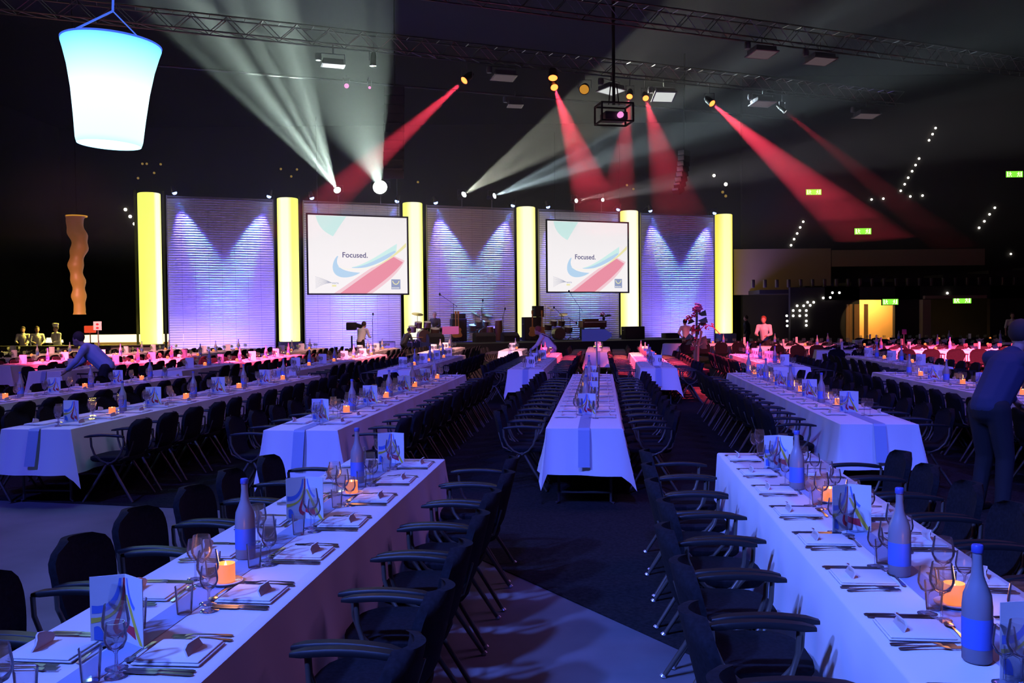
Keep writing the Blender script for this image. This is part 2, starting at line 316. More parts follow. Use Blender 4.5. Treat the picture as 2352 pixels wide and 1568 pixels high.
def screen(px, py, Y, label):
    p = fwd(px, py, Y); A = math.radians(23.5); w, h = 4.62, 3.56
    r = thing('projection_screen', label, 'screen', p-Vector((0, 0, h)), A, 'projection screens of the stage')
    f = MB()
    for x in (.03, w-.03): f.box((x, .02, h/2), (.07, .07, h))
    for z in (.03, h-.03): f.box((w/2, .02, z), (w, .07, .07))
    f.build('frame', 'black_matte', r)
    S = MB().add([(.06, .03, .06), (w-.06, .03, .06), (w-.06, .03, h-.06), (.06, .03, h-.06)], [(0, 1, 2, 3)]).build('picture', 'screen_white', r, smooth=None)
    X = lambda u: .06+(u-95)/(1735-95)*(w-.12); Z = lambda v: h-.06-(v-150)/(1460-150)*(h-.12)
    def rb(nm, a, c, mt, y, n=16):
        a = [(X(u), Z(v)) for u, v in a]; c = [(X(u), Z(v)) for u, v in c]
        return ribbon(nm, bez(a, n), bez(c, n), mt, S, y)
    rb('backdrop_shape', [(225, 160), (260, 330), (330, 420), (500, 500)], [(720, 160), (660, 250), (560, 400), (500, 500)], 'scr_teal', .028)
    # pink band with its soft pale borders, then the blue hook and the yellow line
    rb('pale_band', [(500, 1458), (800, 1260), (1000, 1080), (1480, 800)], [(1130, 1458), (1350, 1300), (1600, 1100), (1690, 890)], 'scr_pale', .026)
    rb('pink_band', [(600, 1458), (850, 1280), (1080, 1090), (1500, 830)], [(1040, 1458), (1260, 1300), (1500, 1120), (1660, 920)], 'scr_pink', .024)
    rb('blue_hook', [(560, 830), (440, 960), (400, 1290), (760, 1220), (930, 1110)], [(580, 830), (520, 960), (560, 1070), (760, 1100), (930, 1105)], 'scr_blue', .022, 22)
    rb('teal_wing', [(800, 1015), (1050, 960), (1300, 760), (1560, 600)], [(800, 1025), (1100, 1050), (1350, 900), (1550, 740)], 'scr_teal', .022)
    rb('blue_wing', [(800, 1020), (1050, 1000), (1300, 820), (1520, 720)], [(800, 1026), (1100, 1050), (1330, 920), (1540, 745)], 'scr_blue', .020)
    rb('cream_line', [(560, 1000), (700, 1060), (1000, 1080), (1200, 980), (1560, 760)], [(560, 1000), (700, 1100), (1000, 1110), (1250, 1010), (1590, 760)], 'scr_cream', .018)
    rb('yellow_line', [(1200, 985), (1400, 890), (1560, 740), (1716, 580)], [(1200, 992), (1420, 900), (1600, 750), (1716, 650)], 'scr_yellow', .016)
    txt('Focused.', .33, 'scr_ink', 'headline', S, (X(640), .020, Z(850)))
    b = MB()
    for i in range(9):
        v0 = 1180+i*24; a = bez([(X(205), 0, Z(v0)), (X(350), 0, Z(1245+(i-4)*8)), (X(470), 0, Z(1280))], 8)
        b.add([(q.x, .015, q.z) for q in a]+[(q.x, .015, q.z-.012) for q in a], [(j, j+1, 10+j, 9+j) for j in range(8)])
    b.build('fan_logo', 'scr_grey', S, smooth=None)
    txt('WATA', .10, 'scr_greyblue', 'fan_logo_lettering', S, (X(470), .015, Z(1300)))
    MB().add([(X(470), .014, Z(1345)), (X(540), .014, Z(1345)), (X(540), .014, Z(1315)), (X(470), .014, Z(1315))], [(0, 1, 2, 3)]).build('fan_logo_bar', 'scr_yellow', S, smooth=None)
    MB().add([(X(1455), .016, Z(1385)), (X(1610), .016, Z(1385)), (X(1610), .016, Z(1215)), (X(1455), .016, Z(1215))], [(0, 1, 2, 3)]).build('square_logo', 'scr_greyblue', S, smooth=None)
    rb('logo_arc', [(1470, 1240), (1490, 1330), (1575, 1330), (1595, 1240)], [(1485, 1240), (1500, 1310), (1565, 1310), (1580, 1240)], 'scr_yellow', .012)
    b = MB()
    for i in range(6): x = X(1470+i*22); b.box((x, .014, Z(1362)), (.035, .002, .05))
    b.build('logo_lettering', 'scr_cream', S)
    for x in (.5, w-.5): MB().tube([(x, .02, h), (x, .02, h+4.2)], .012, 5).build('suspension_cable', 'black_metal', r)
    return r
screen(703, 489, 39.6, 'projection screen reading Focused. hung between the second and third yellow columns')
screen(1254, 503, 43.9, 'projection screen reading Focused. hung between the fourth and fifth yellow columns')

# ------------------------------------------------------------------ haze under the roof around the stage lights
m = bpy.data.materials.new('haze'); m.use_nodes = True; n = m.node_tree; n.nodes.clear()
o = n.nodes.new('ShaderNodeOutputMaterial'); v = n.nodes.new('ShaderNodeVolumeScatter'); v.inputs['Density'].default_value = .008; v.inputs['Anisotropy'].default_value = .2
v.inputs['Color'].default_value = (.95, .97, 1, 1); n.links.new(v.outputs[0], o.inputs['Volume']); M['haze'] = m
hz = MB().box((3.5, 41.5, 10.35), (47, 33, 9.3)).build('haze', 'haze', smooth=None)
tag(hz, 'thin stage haze hanging under the roof', 'haze', kind='stuff')
for dn, z0, z1 in ((.0052, 4.95, 5.69), (.0026, 4.2, 4.94)):          # thinning downwards
    m2_ = m.copy(); m2_.node_tree.nodes['Volume Scatter'].inputs['Density'].default_value = dn; M['haze_low%d' % (z0*10)] = m2_
    tag(MB().box((3.5, 41.5, (z0+z1)/2), (47, 33, z1-z0)).build('haze', 'haze_low%d' % (z0*10), smooth=None), 'thinner layer of stage haze below the lamp trusses' if dn > .004 else 'lowest and faintest layer of stage haze', 'haze', kind='stuff')

# ================================================================== chairs
def seat_mb():
    b = MB(); n = 22; layers = [(.0, .94), (.018, 1.0), (.042, 1.0), (.055, .93), (.057, .6)]
    vs = []; fs = []
    for z, sc in layers:
        for k in range(n):
            a = 2*PI*k/n; ca, sa = math.cos(a), math.sin(a); pw = .55
            x = .235*sc*math.copysign(abs(ca)**pw, ca); y = .225*sc*math.copysign(abs(sa)**pw, sa)
            dish = -.012*(1-(x/.235)**2) if sc < .95 and z > .03 else 0
            vs.append((x, y+.01, .415+z+dish+(.012 if y > .12 else 0)*0))
    for i in range(len(layers)-1):
        for k in range(n): fs.append((i*n+k, i*n+(k+1) % n, (i+1)*n+(k+1) % n, (i+1)*n+k))
    fs += [tuple(range(n-1, -1, -1)), tuple((len(layers)-1)*n+k for k in range(n))]
    return b.add(vs, fs)
def back_mb():
    b = MB(); R, Q = 12, 9; fr = []; bk = []
    for i in range(R+1):
        v = i/R; z = .43+v*.40
        hw = (.165+.065*math.sin(min(1, v*1.6)*PI/2)) if v < .72 else .23*max(.04, 1-((v-.72)/.30)**2.6)**.5
        y0 = -.205-.10*v-(.02 if v < .15 else 0)*0
        for j in range(Q+1):
            u = -1+2*j/Q; x = hw*u; y = y0+.05*(u*u)*(.4+.6*min(1, v*1.5))+(.05*(1-v*5) if v < .2 else 0)
            fr.append((x, y+.018, z)); bk.append((x, y-.018, z-.003))
    N = (R+1)*(Q+1); vs = fr+bk; fs = []; g = lambda i, j: i*(Q+1)+j
    for i in range(R):
        for j in range(Q):
            fs.append((g(i, j+1), g(i, j), g(i+1, j), g(i+1, j+1))); fs.append((N+g(i, j), N+g(i, j+1), N+g(i+1, j+1), N+g(i+1, j)))
    for i in range(R):
        fs.append((g(i, 0), N+g(i, 0), N+g(i+1, 0), g(i+1, 0))); fs.append((N+g(i, Q), g(i, Q), g(i+1, Q), N+g(i+1, Q)))
    for j in range(Q):
        fs.append((g(0, j+1), N+g(0, j+1), N+g(0, j), g(0, j))); fs.append((g(R, j), N+g(R, j), N+g(R, j+1), g(R, j+1)))
    return b.add(vs, fs)
def arm_mb(sx):
    b = MB(); vs = []; fs = []; S = 9; sec = [(-.024, -.010), (-.027, .004), (-.02, .014), (.02, .014), (.027, .004), (.024, -.010)]
    for i in range(S+1):
        v = i/S; y = -.19+v*.40; z = .672+.016*math.sin(v*PI); w = 1.0 if 0 < i < S else .6
        vs += [(sx*.268+x*w, y, z+dz*w) for x, dz in sec]
    for i in range(S):
        for k in range(6): fs.append((i*6+k, (i+1)*6+k, (i+1)*6+(k+1) % 6, i*6+(k+1) % 6))
    fs += [tuple(range(6)), tuple(S*6+k for k in range(5, -1, -1))]
    return b.add(vs, fs)
def frame_mb():
    b = MB()
    for sx in (-1, 1):
        b.tube([(sx*.268, .15, .665), (sx*.268, .145, .58), (sx*.262, .12, .50), (sx*.245, .07, .435), (sx*.22, .02, .405), (sx*.22, -.03, .405),
                (sx*.245, -.09, .435), (sx*.262, -.15, .50), (sx*.268, -.185, .58), (sx*.268, -.19, .665)], .011, 7)
        b.tube([(sx*.22, -.10, .425), (sx*.20, -.20, .47), (sx*.18, -.245, .62)], .009, 6)
    b.tube([(-.23, 0, .403), (.23, 0, .403)], .016, 7); b.box((0, 0, .405), (.30, .14, .02))
    return b
def leg_mb(sx, sy): return MB().tube([(sx*.20, sy*.015, .405), (sx*.222, sy*.10, .26), (sx*.245, sy*.255, .014)], [.014, .014, .012], 8)
def foot_mb(sx, sy): return MB().tube([(sx*.2455, sy*.257, .02), (sx*.2465, sy*.262, .008)], [.013, .019], 8)
CH = None
def make_chair(full):
    t = thing('armchair', 'black upholstered armchair', 'chair')
    seat_mb().build('seat', 'black_fabric', t, 50); back_mb().build('backrest', 'black_fabric', t, 50)
    for s_ in (-1, 1): arm_mb(s_).build('armrest', 'black_plastic', t, 50)
    frame_mb().build('frame', 'chair_tube', t, 60)
    for sx in (-1, 1):
        for sy in (-1, 1):
            l = leg_mb(sx, sy).build('leg', 'chair_tube', t, 60)
            if full: foot_mb(sx, sy).build('foot_cap', 'chair_foot', l, 60)
            else: pass
    return t
def merged_chair():
    b = MB(); b.mi = 0
    for q, mi in ((seat_mb(), 0), (back_mb(), 0), (arm_mb(-1), 1), (arm_mb(1), 1), (frame_mb(), 2)):
        b.mi = mi; b.add(q.v, q.f)
    b.mi = 2
    for sx in (-1, 1):
        for sy in (-1, 1): q = leg_mb(sx, sy); b.add(q.v, q.f)
    return b
CM = ['black_fabric', 'black_plastic', 'chair_tube']
chair_full = make_chair(True); chair_mid = make_chair(False)
mc = merged_chair(); chair_far_mesh = mc.mesh('armchair', CM, 50)
def lowchair():                                                      # a few hundred faces less, for the mass of far chairs
    b = MB(); b.mi = 0; b.rbox((0, .0, .44), (.46, .45, .055), .02)
    P = [(-.20, .46), (-.23, .60), (-.225, .72), (-.17, .80), (-.08, .83), (.08, .83), (.17, .80), (.225, .72), (.23, .60), (.20, .46)]
    vs = [(x, -.20-.25*(z-.45)+.10*abs(x), z) for x, z in P]; vs += [(x, y-.035, z) for x, y, z in vs]; n_ = len(P)
    b.add(vs, [tuple(range(n_)), tuple(range(2*n_-1, n_-1, -1))]+[(i, n_+i, n_+(i+1) % n_, (i+1) % n_) for i in range(n_)])
    b.mi = 1
    for s_ in (-1, 1): b.box((s_*.268, .01, .675), (.05, .40, .028))
    b.mi = 2
    for s_ in (-1, 1):
        b.tube([(s_*.268, .15, .665), (s_*.26, .10, .47), (s_*.22, 0, .405), (s_*.26, -.12, .47), (s_*.268, -.19, .665)], .011, 4)
        for sy in (-1, 1): b.tube([(s_*.20, sy*.015, .405), (s_*.245, sy*.255, .0)], .013, 4)
    return b
lc = lowchair(); stuff_chairs = MB()
def stuff_add(S, b, loc, rz):
    R = Matrix.Translation(loc) @ Matrix.Rotation(rz, 4, 'Z'); o = len(S.v)
    S.v += [R @ v for v in b.v]; S.f += [tuple(i+o for i in f) for f in b.f]; S.m += b.m

# ================================================================== things on the tables
def cutlery(kind):
    b = MB()
    def strip(pts):                                                  # (y, half width, z) outline made into a thin solid
        n = len(pts); vs = []
        for y, w, z in pts: vs += [(-w, y, z), (w, y, z), (w, y, z+.0022), (-w, y, z+.0022)]
        fs = []
        for i in range(n-1):
            for k in range(4): fs.append((i*4+k, i*4+(k+1) % 4, (i+1)*4+(k+1) % 4, (i+1)*4+k))
        fs += [(3, 2, 1, 0), ((n-1)*4, (n-1)*4+1, (n-1)*4+2, (n-1)*4+3)]; b.add(vs, fs)
    if kind == 'knife': strip([(-.11, .005, .001), (-.10, .009, .002), (-.02, .007, .004), (0, .005, .004), (.005, .009, .002), (.09, .010, .002), (.105, .006, .002), (.112, .001, .002)])
    elif kind == 'fork':
        strip([(-.10, .005, .001), (-.09, .009, .002), (-.03, .004, .006), (.03, .003, .008), (.045, .009, .005), (.06, .012, .003)])
        for x in (-.0095, -.0032, .0032, .0095): b.box((x, .08, .0045), (.0026, .045, .002))
    else:
        strip([(-.10, .005, .001), (-.09, .008, .002), (-.03, .004, .006), (.03, .003, .007), (.04, .008, .004)])
        b.ball((0, .062, .006), .02, 5, (.85, 1.25, .25))
    return b
def napkin():
    t = thing('napkin', 'folded white linen napkin', 'napkin')
    b = MB(); b.rbox((0, 0, .004), (.20, .22, .007), .003); b.rbox((.003, -.002, .0105), (.19, .205, .006), .0025); b.build('napkin_square', 'napkin', t, 60)
    b = MB()                                                         # the corner turned over and standing up like a small fan
    vs = []; n = 8
    for i in range(n+1):
        a = PI*i/n; vs.append((.055*math.cos(a)*-1, -.055+.012*math.sin(a*3), .014+.045*math.sin(a)**.8))
    vs += [(x, y+.006, z) for x, y, z in vs]; q = n+1
    b.add(vs, [tuple(range(q)), tuple(range(2*q-1, q-1, -1))]+[(i, q+i, q+(i+1) % q, (i+1) % q) for i in range(q)])
    b.build('turned_corner', 'napkin_fold', t, 60); return t
def wineglass(h=.19, r=.036, n=16):
    b = MB(); b.mi = 1
    b.lathe([(.034, 0), (.034, .002), (.010, .006), (.004, .012), (.0035, h*.42), (.008, h*.46)], n=n, cap1=False)
    b.mi = 0
    b.lathe([(.004, h*.46), (r*.7, h*.53), (r*.98, h*.66), (r, h*.74), (r*.88, h*.9), (r*.80, h), (r*.76, h), (r*.84, h*.9), (r*.95, h*.74), (r*.93, h*.66), (r*.62, h*.545), (.002, h*.49)], n=n, cap0=False, cap1=False)
    return b
wg_big = wineglass(.20, .041); wg_small = wineglass(.165, .033); wg_low = wineglass(.18, .036, 6)
def tumbler():
    return MB().lathe([(.026, 0), (.033, .10), (.031, .10), (.0245, .008), (.001, .008)], n=16, cap1=False)
def bottle():
    t = thing('water_bottle', 'frosted water bottle', 'bottle')
    MB().lathe([(.038, 0), (.043, .006), (.0435, .17), (.040, .205), (.028, .235), (.0185, .262), (.0145, .30), (.0145, .338)], n=24).build('body', 'frosted', t, 50)
    MB().lathe([(.0440, .045), (.0442, .047), (.0442, .135), (.0440, .137)], n=24, cap0=False, cap1=False).build('label', 'bottle_label', t, 50)
    MB().lathe([(.0165, .332), (.0175, .334), (.0175, .352), (.015, .356)], n=16).build('cap', 'bottle_cap', t, 50); return t
def candle():
    t = thing('candle_holder', 'glowing candle in a glass', 'candle')
    MB().lathe([(.03, 0), (.062, .004), (.070, .012), (.068, .014), (.058, .007), (.0, .006)], n=24, cap1=False).build('saucer', 'white_china', t, 60)
    MB().lathe([(.034, .009), (.037, .012), (.037, .082), (.0345, .082), (.0345, .016), (.0, .014)], n=20, cap1=False).build('glass_cup', 'candle_glow', t, 60)
    w = MB().lathe([(.018, .017), (.0185, .05), (.016, .053)], n=12).build('candle', 'wax', t, 60)
    MB().lathe([(.001, .055), (.0065, .062), (.006, .07), (.0015, .088)], n=8).build('flame', 'flame', w, 60)
    return t
def menu(printed=True):
    t = thing('menu_card', 'standing folded menu card', 'menu card')
    for sx in (-1, 1):                                               # two leaves hinged at x=0, opening towards +y
        a = math.radians(28 if sx > 0 else 152); d = Vector((math.cos(a), math.sin(a), 0)); nn = Vector((-d.y, d.x, 0))*.0012
        w, h = .108, .225; O = Vector((0, 0, 0))
        lf = MB().add([O-nn, O+d*w-nn, O+d*w-nn+Vector((0, 0, h)), O-nn+Vector((0, 0, h)), O+nn, O+d*w+nn, O+d*w+nn+Vector((0, 0, h)), O+nn+Vector((0, 0, h))],
                      [(0, 1, 2, 3), (7, 6, 5, 4), (0, 4, 5, 1), (1, 5, 6, 2), (2, 6, 7, 3), (3, 7, 4, 0)]).build('leaf', 'white_card', t, None)
        if not printed: continue
        def pr(nm, A, B, mt, e):                                     # ink on both faces of the leaf
            b = MB()
            for s_ in (-1, 1):
                P = [O+d*(u*w)+nn*(s_*e)+Vector((0, 0, v_*h)) for u, v_ in A]; Q = [O+d*(u*w)+nn*(s_*e)+Vector((0, 0, v_*h)) for u, v_ in B]; n = len(P)
                b.add(P+Q, [(i, i+1, n+i+1, n+i) for i in range(n-1)])
            b.build(nm, mt, lf, None)
        z = lambda pts: [(q.x, q.y) for q in bez([(p_[0], p_[1], 0) for p_ in pts], 8)]
        if sx > 0:
            pr('blue_print', z([(.10, .95), (.12, .6), (.4, .42), (.95, .46)]), z([(.17, .95), (.25, .65), (.5, .52), (.95, .58)]), 'print_blue', 1.3)
            pr('yellow_print', z([(.02, .75), (.1, .45), (.4, .34), (.98, .32)]), z([(.05, .8), (.2, .42), (.5, .38), (.98, .40)]), 'print_yellow', 1.5)
            pr('red_print', z([(.0, .95), (.0, .5), (.1, .35), (.45, .22), (.05, .15)]), z([(.06, .95), (.06, .5), (.2, .35), (.7, .22), (.1, .06)]), 'print_red', 1.7)
            pr('blue_print', z([(.62, .12), (.7, .25), (.75, .3), (.9, .26)]), z([(.62, .04), (.7, .06), (.8, .06), (.9, .08)]), 'print_blue', 1.9)
        else:
            pr('yellow_print', z([(.03, .7), (.3, .4), (.5, .2), (.8, .02)]), z([(.12, .7), (.5, .4), (.7, .2), (.98, .02)]), 'print_yellow', 1.4)
            pr('blue_print', z([(.08, .95), (.12, .7), (.3, .55), (.5, .5)]), z([(.14, .95), (.2, .75), (.35, .62), (.55, .55)]), 'print_blue', 1.5)
            pr('red_print', z([(.0, .3), (.2, .25), (.5, .26)]), z([(.0, .16), (.3, .12), (.6, .08)]), 'print_red', 1.6)
    return t
knife0 = cutlery('knife').mesh('knife', 'dark_steel', 40); fork0 = cutlery('fork').mesh('fork', 'dark_steel', 40); spoon0 = cutlery('spoon').mesh('spoon', 'steel', 60)
gb = wg_big.mesh('wine_glass', ['glass', 'glass_stem'], 60); gs = wg_small.mesh('wine_glass', ['glass', 'glass_stem'], 60); gt = tumbler().mesh('water_tumbler', 'glass', 60)
nap0 = napkin(); bot0 = bottle(); can0 = candle(); menu0 = menu(True); menu1 = menu(False)
nap_low = MB().rbox((0, 0, .006), (.20, .22, .012), .003)
nap_low.mi = 1; nap_low.add([(-.05, -.055, .012), (.05, -.055, .012), (0, -.05, .055)], [(0, 1, 2)]); 
knife_low = cutlery('knife'); fork_low = cutlery('fork')
stuff_gl = MB(); stuff_nap = MB(); stuff_cut = MB()
def single(mesh, name, loc, rz, label, cat, group):
    o = bpy.data.objects.new(name, mesh); C.objects.link(o); o.location = loc; o.rotation_euler = (0, 0, rz); return tag(o, label, cat, group)

# ================================================================== tables
ALONG = -PH                                                          # rotation of the table grid
def cloth_mb(w, L, drop, seed, lean=.04):
    rnd = random.Random(seed); b = MB(); hw, hl = w/2, L/2; th = .765
    per = []                                                         # perimeter points with outward normals and a corner weight
    def side(x0, y0, x1, y1, nx, ny, n):
        for i in range(n):
            t = i/n; per.append((x0+(x1-x0)*t, y0+(y1-y0)*t, nx, ny, 0))
    step = .06
    r = .004
    for (x0, y0, x1, y1, nx, ny) in ((hw, -hl, hw, hl, 1, 0), (hw, hl, -hw, hl, 0, 1), (-hw, hl, -hw, -hl, -1, 0), (-hw, -hl, hw, -hl, 0, -1)):
        n = max(4, int(math.hypot(x1-x0, y1-y0)/step))
        # corner fan before each side
        for q, wt in ((-.75, .45), (-.38, 1.0)):
            a0 = math.atan2(ny, nx)+q*PI/3.0; per.append((x0, y0, math.cos(a0), math.sin(a0), wt))
        for i in range(n+1): t = i/n; per.append((x0+(x1-x0)*t, y0+(y1-y0)*t, nx, ny, 0))
        a0 = math.atan2(ny, nx)
    N = len(per); rings = [(0, 0), (.012, .010), (.35, .03), (.7, .06), (1.0, .09)]
    ph = [rnd.uniform(0, 6.28) for _ in range(3)]; vs = []
    acc = 0
    for ri, (f, out) in enumerate(rings):
        acc = 0
        for i, (x, y, nx, ny, wt) in enumerate(per):
            acc += step if wt == 0 else .03
            am = 1.0 if drop < .6 else .8; wav = am*(.020*math.sin(acc*5.3+ph[0])+.014*math.sin(acc*17+ph[1]))*f
            dd = drop*f*(1+.33*wt*f)
            o = out*(1+.7*wt)*(lean/.04)+wav*(1 if wt == 0 else .3)+(r if ri else 0)
            z = th-dd+(.0 if ri else 0)+.008*math.sin(acc*2.1+ph[2])*f
            vs.append((x+nx*o, y+ny*o, max(.02, z)))
    fs = [tuple(range(N))]
    for k in range(len(rings)-1):
        for i in range(N): fs.append((k*N+i, (k+1)*N+i, (k+1)*N+(i+1) % N, k*N+(i+1) % N))
    return b.add(vs, fs)
def make_table(nm_label, t, s0, s1, drop=.45, row='', seed=1, w=.70, loc=None, rz=None, runner=True, grp='long banquet tables'):
    L = s1-s0; loc = ts(t, (s0+s1)/2) if loc is None else loc; rz = ALONG if rz is None else rz
    r = thing('banquet_table', 'long folding table under white cloth, '+nm_label, 'table', loc, rz, grp)
    MB().rbox((0, 0, .742), (w-.02, L-.02, .03), .006).build('tabletop', 'wood_top', r)
    nsec = max(1, round(L/1.95))
    for i in range(nsec):
        yc = -L/2+(i+.5)*L/nsec
        for sy in (-1, 1):
            y = yc+sy*(L/nsec/2-.16)
            b = MB(); b.tube([(-w*.36, y, .72), (-w*.36, y, .03), (-w*.40, y, .015)], .014, 6); b.tube([(w*.36, y, .72), (w*.36, y, .03), (w*.40, y, .015)], .014, 6); b.tube([(-w*.36, y, .12), (w*.36, y, .12)], .012, 6)
            b.build('leg', 'table_steel', r)
    c = cloth_mb(w, L, drop, seed, .018 if drop > .6 else .04).build('tablecloth', 'linen', smooth=55, loc=loc, rz=rz)
    tag(c, 'white linen cloth on '+nm_label, 'tablecloth', 'white tablecloths')
    if runner:
        b = MB(); q = .055; zt = .7675
        prof = [(-L/2-.125, zt-.36), (-L/2-.085, zt-.2), (-L/2-.04, zt-.02), (-L/2-.02, zt), (L/2+.02, zt), (L/2+.04, zt-.02), (L/2+.085, zt-.2), (L/2+.125, zt-.36)]
        vs = []
        for y, z in prof: vs += [(-q, y, z), (q, y, z)]
        b.add(vs, [(2*i, 2*i+1, 2*i+3, 2*i+2) for i in range(len(prof)-1)])
        o = b.build('table_runner', 'runner', smooth=None, loc=loc, rz=rz)
        tag(o, 'narrow blue runner on '+nm_label, 'table runner', 'blue table runners')
    return loc, rz
ZT = .768
def at(loc, rz, x, y, z=0):
    return Vector((loc.x+x*math.cos(rz)-y*math.sin(rz), loc.y+x*math.sin(rz)+y*math.cos(rz), z))
CN = {'obj': 0, 'gl': 0}
def furnish(lab, loc, rz, L, level, sides=((-1, 'bar'), (1, 'door')), s_from=-99, off=.0, w=.70, skipc=(), menu_off=0):
    """level 2: everything as objects; 1: chairs, menus, bottles, candles and larger tableware as objects; 0: mass for chairs and tableware"""
    n = int((L-.06)/.61); y0 = L/2-.31
    rnd = random.Random(hash(round(loc.x*100)+round(loc.y*10)))
    for sgn, sn in sides:
        k = 0
        for i in range(n-1, -1, -1):                                 # counted from the camera end
            y = y0-i*.61+off
            if y < s_from: continue
            jx = rnd.uniform(-.02, .03); jr = rnd.uniform(-.05, .05); jy = rnd.uniform(-.015, .015)
            rc = rz+(PI/2 if sgn > 0 else -PI/2)
            cp_ = at(loc, rz, sgn*(w/2+.30+jx), y+jy)
            o_ = ORD[k]; k += 1
            if (sgn, k) not in skipc:
                if level >= 1:
                    lb = f'black armchair, {o_} from the camera on the {sn} side of {lab}'
                    gp = 'black armchairs at the long tables'
                    if level == 2: dup(chair_full, cp_, rc+jr, lb, gp)
                    elif level == 1: dup(chair_mid, cp_, rc+jr, lb, gp)
                    CN['obj'] += 1
                elif level == .5:
                    single(chair_far_mesh, 'armchair', cp_, rc+jr, f'black armchair, {o_} from the camera on the {sn} side of {lab}', 'chair', 'black armchairs at the long tables'); CN['obj'] += 1
                else: stuff_add(stuff_chairs, lc, cp_, rc+jr)
            # place setting: local x along the table, local y from the edge towards the middle
            def P(u, v, z=ZT): return at(loc, rz, sgn*(w/2-v), y-sgn*u, z)
            pl = f'{o_} {sn}-side place, {lab}'
            jn = rnd.uniform(-.03, .03)
            if level >= 1:
                q = dup(nap0, P(0, .145), rc+jn, 'folded white napkin at '+pl, 'folded white napkins'); q.name = 'napkin'
                single(knife0, 'knife', P(.135, .14), rc+jn, 'steel knife at '+pl, 'knife', 'knives')
                single(fork0, 'fork', P(-.13, .125), rc-jn, ('outer ' if level == 2 else 'steel ')+'fork at '+pl, 'fork', 'forks')
                if level == 2:
                    single(fork0, 'fork', P(-.162, .14), rc+jn+.1, 'inner fork at '+pl, 'fork', 'forks')
                    single(knife0, 'knife', P(.158, .135), rc-.02, 'second knife at '+pl, 'knife', 'knives')
                    single(spoon0, 'spoon', P(.0, .275), rc+PI/2+jn, 'dessert spoon at '+pl, 'spoon', 'dessert spoons')
                for gi, (u, v, gm, gn) in enumerate(((.12, .285, gb, 'large wine glass'), (.185, .245, gs, 'small wine glass'), (.235, .30, gt, 'water tumbler'))):
                    if level < 2 and gi == 2: continue
                    if level == 1 and CN['gl'] >= 205: stuff_add(stuff_gl, wg_low, P(u, v), 0); continue
                    single(gm, gn.split(' ', 1)[1].replace(' ', '_') if gi < 2 else 'water_tumbler', P(u+rnd.uniform(-.015, .015), v+rnd.uniform(-.015, .015)), 0, gn+' at '+pl, 'glass', 'table glasses')
                    if gi < 2: CN['gl'] += 1
            else:
                stuff_add(stuff_nap, nap_low, P(0, .145), rc+jn); stuff_add(stuff_cut, knife_low, P(.135, .14), rc); stuff_add(stuff_cut, fork_low, P(-.13, .125), rc)
                stuff_add(stuff_gl, wg_low, P(.12, .285), 0); stuff_add(stuff_gl, wg_low, P(.185, .245), 0)
    # centre pieces every three places
    m_ = b_ = c_ = 0; i = 0; yy = y0-(n-1)*.61+off+.25+menu_off
    while yy < L/2-.12:
        if yy > s_from:
            dup(menu0 if level >= 1 else menu1, at(loc, rz, rnd.uniform(-.04, .04), yy, ZT), rz+PI+rnd.uniform(-.35, .35), f'white menu card, {ORD[m_]} from the camera on {lab}', 'standing menu cards'); m_ += 1
            if yy+1.04 < L/2-.1:
                dup(bot0, at(loc, rz, rnd.uniform(-.07, .0), yy+1.04, ZT), 0, f'frosted blue-label water bottle, {ORD[b_]} from the camera on {lab}', 'water bottles'); b_ += 1
            if yy+.66 < L/2-.1:
                dup(can0, at(loc, rz, .05+rnd.uniform(-.03, .03), yy+.66, ZT), 0, f'glowing candle glass, {ORD[c_]} from the camera on {lab}', 'candle holders')
                if level >= 1:
                    l = bpy.data.lights.new('candle_light', 'POINT'); l.energy = .55; l.color = (1, .35, .10); l.shadow_soft_size = .03
                    q = bpy.data.objects.new('candle_light', l); C.objects.link(q); q.location = at(loc, rz, .05, yy+.66, ZT+.12)
                c_ += 1
        yy += 1.83
# ---- front row (runs on past the camera)
L_ = 'the front table on the bar side'
lo, rz = make_table(L_, -1.55, -1.33, 6.70, .46, seed=3); furnish('the front bar-side table', lo, rz, 8.03, 2, s_from=-1.10, menu_off=-.15, skipc=())
L_ = 'the front table on the door side'
lo, rz = make_table(L_, 1.235, -.95, 7.08, .70, seed=5); furnish('the front door-side table', lo, rz, 8.03, 2, s_from=-1.6, menu_off=-.62, skipc=())
dup(bot0, ts(1.13, 2.86, ZT), 0, 'frosted blue-label water bottle nearest the camera on the front door-side table', 'water bottles')
# ---- second row
R2 = [(-8.15, 8.45, 16.5), (-5.60, 8.45, 16.45), (-2.89, 8.42, 16.6), (-.18, 8.62, 16.6), (2.64, 9.0, 16.85), (5.22, 8.9, 16.9)]
for i, (t, a, b_) in enumerate(R2):
    lb = f'the second row\'s {ORD[i]} table from the bar'
    lo, rz = make_table(lb, t, a, b_, .44, seed=10+i); furnish(lb.replace(' from the bar', ''), lo, rz, b_-a, 1)
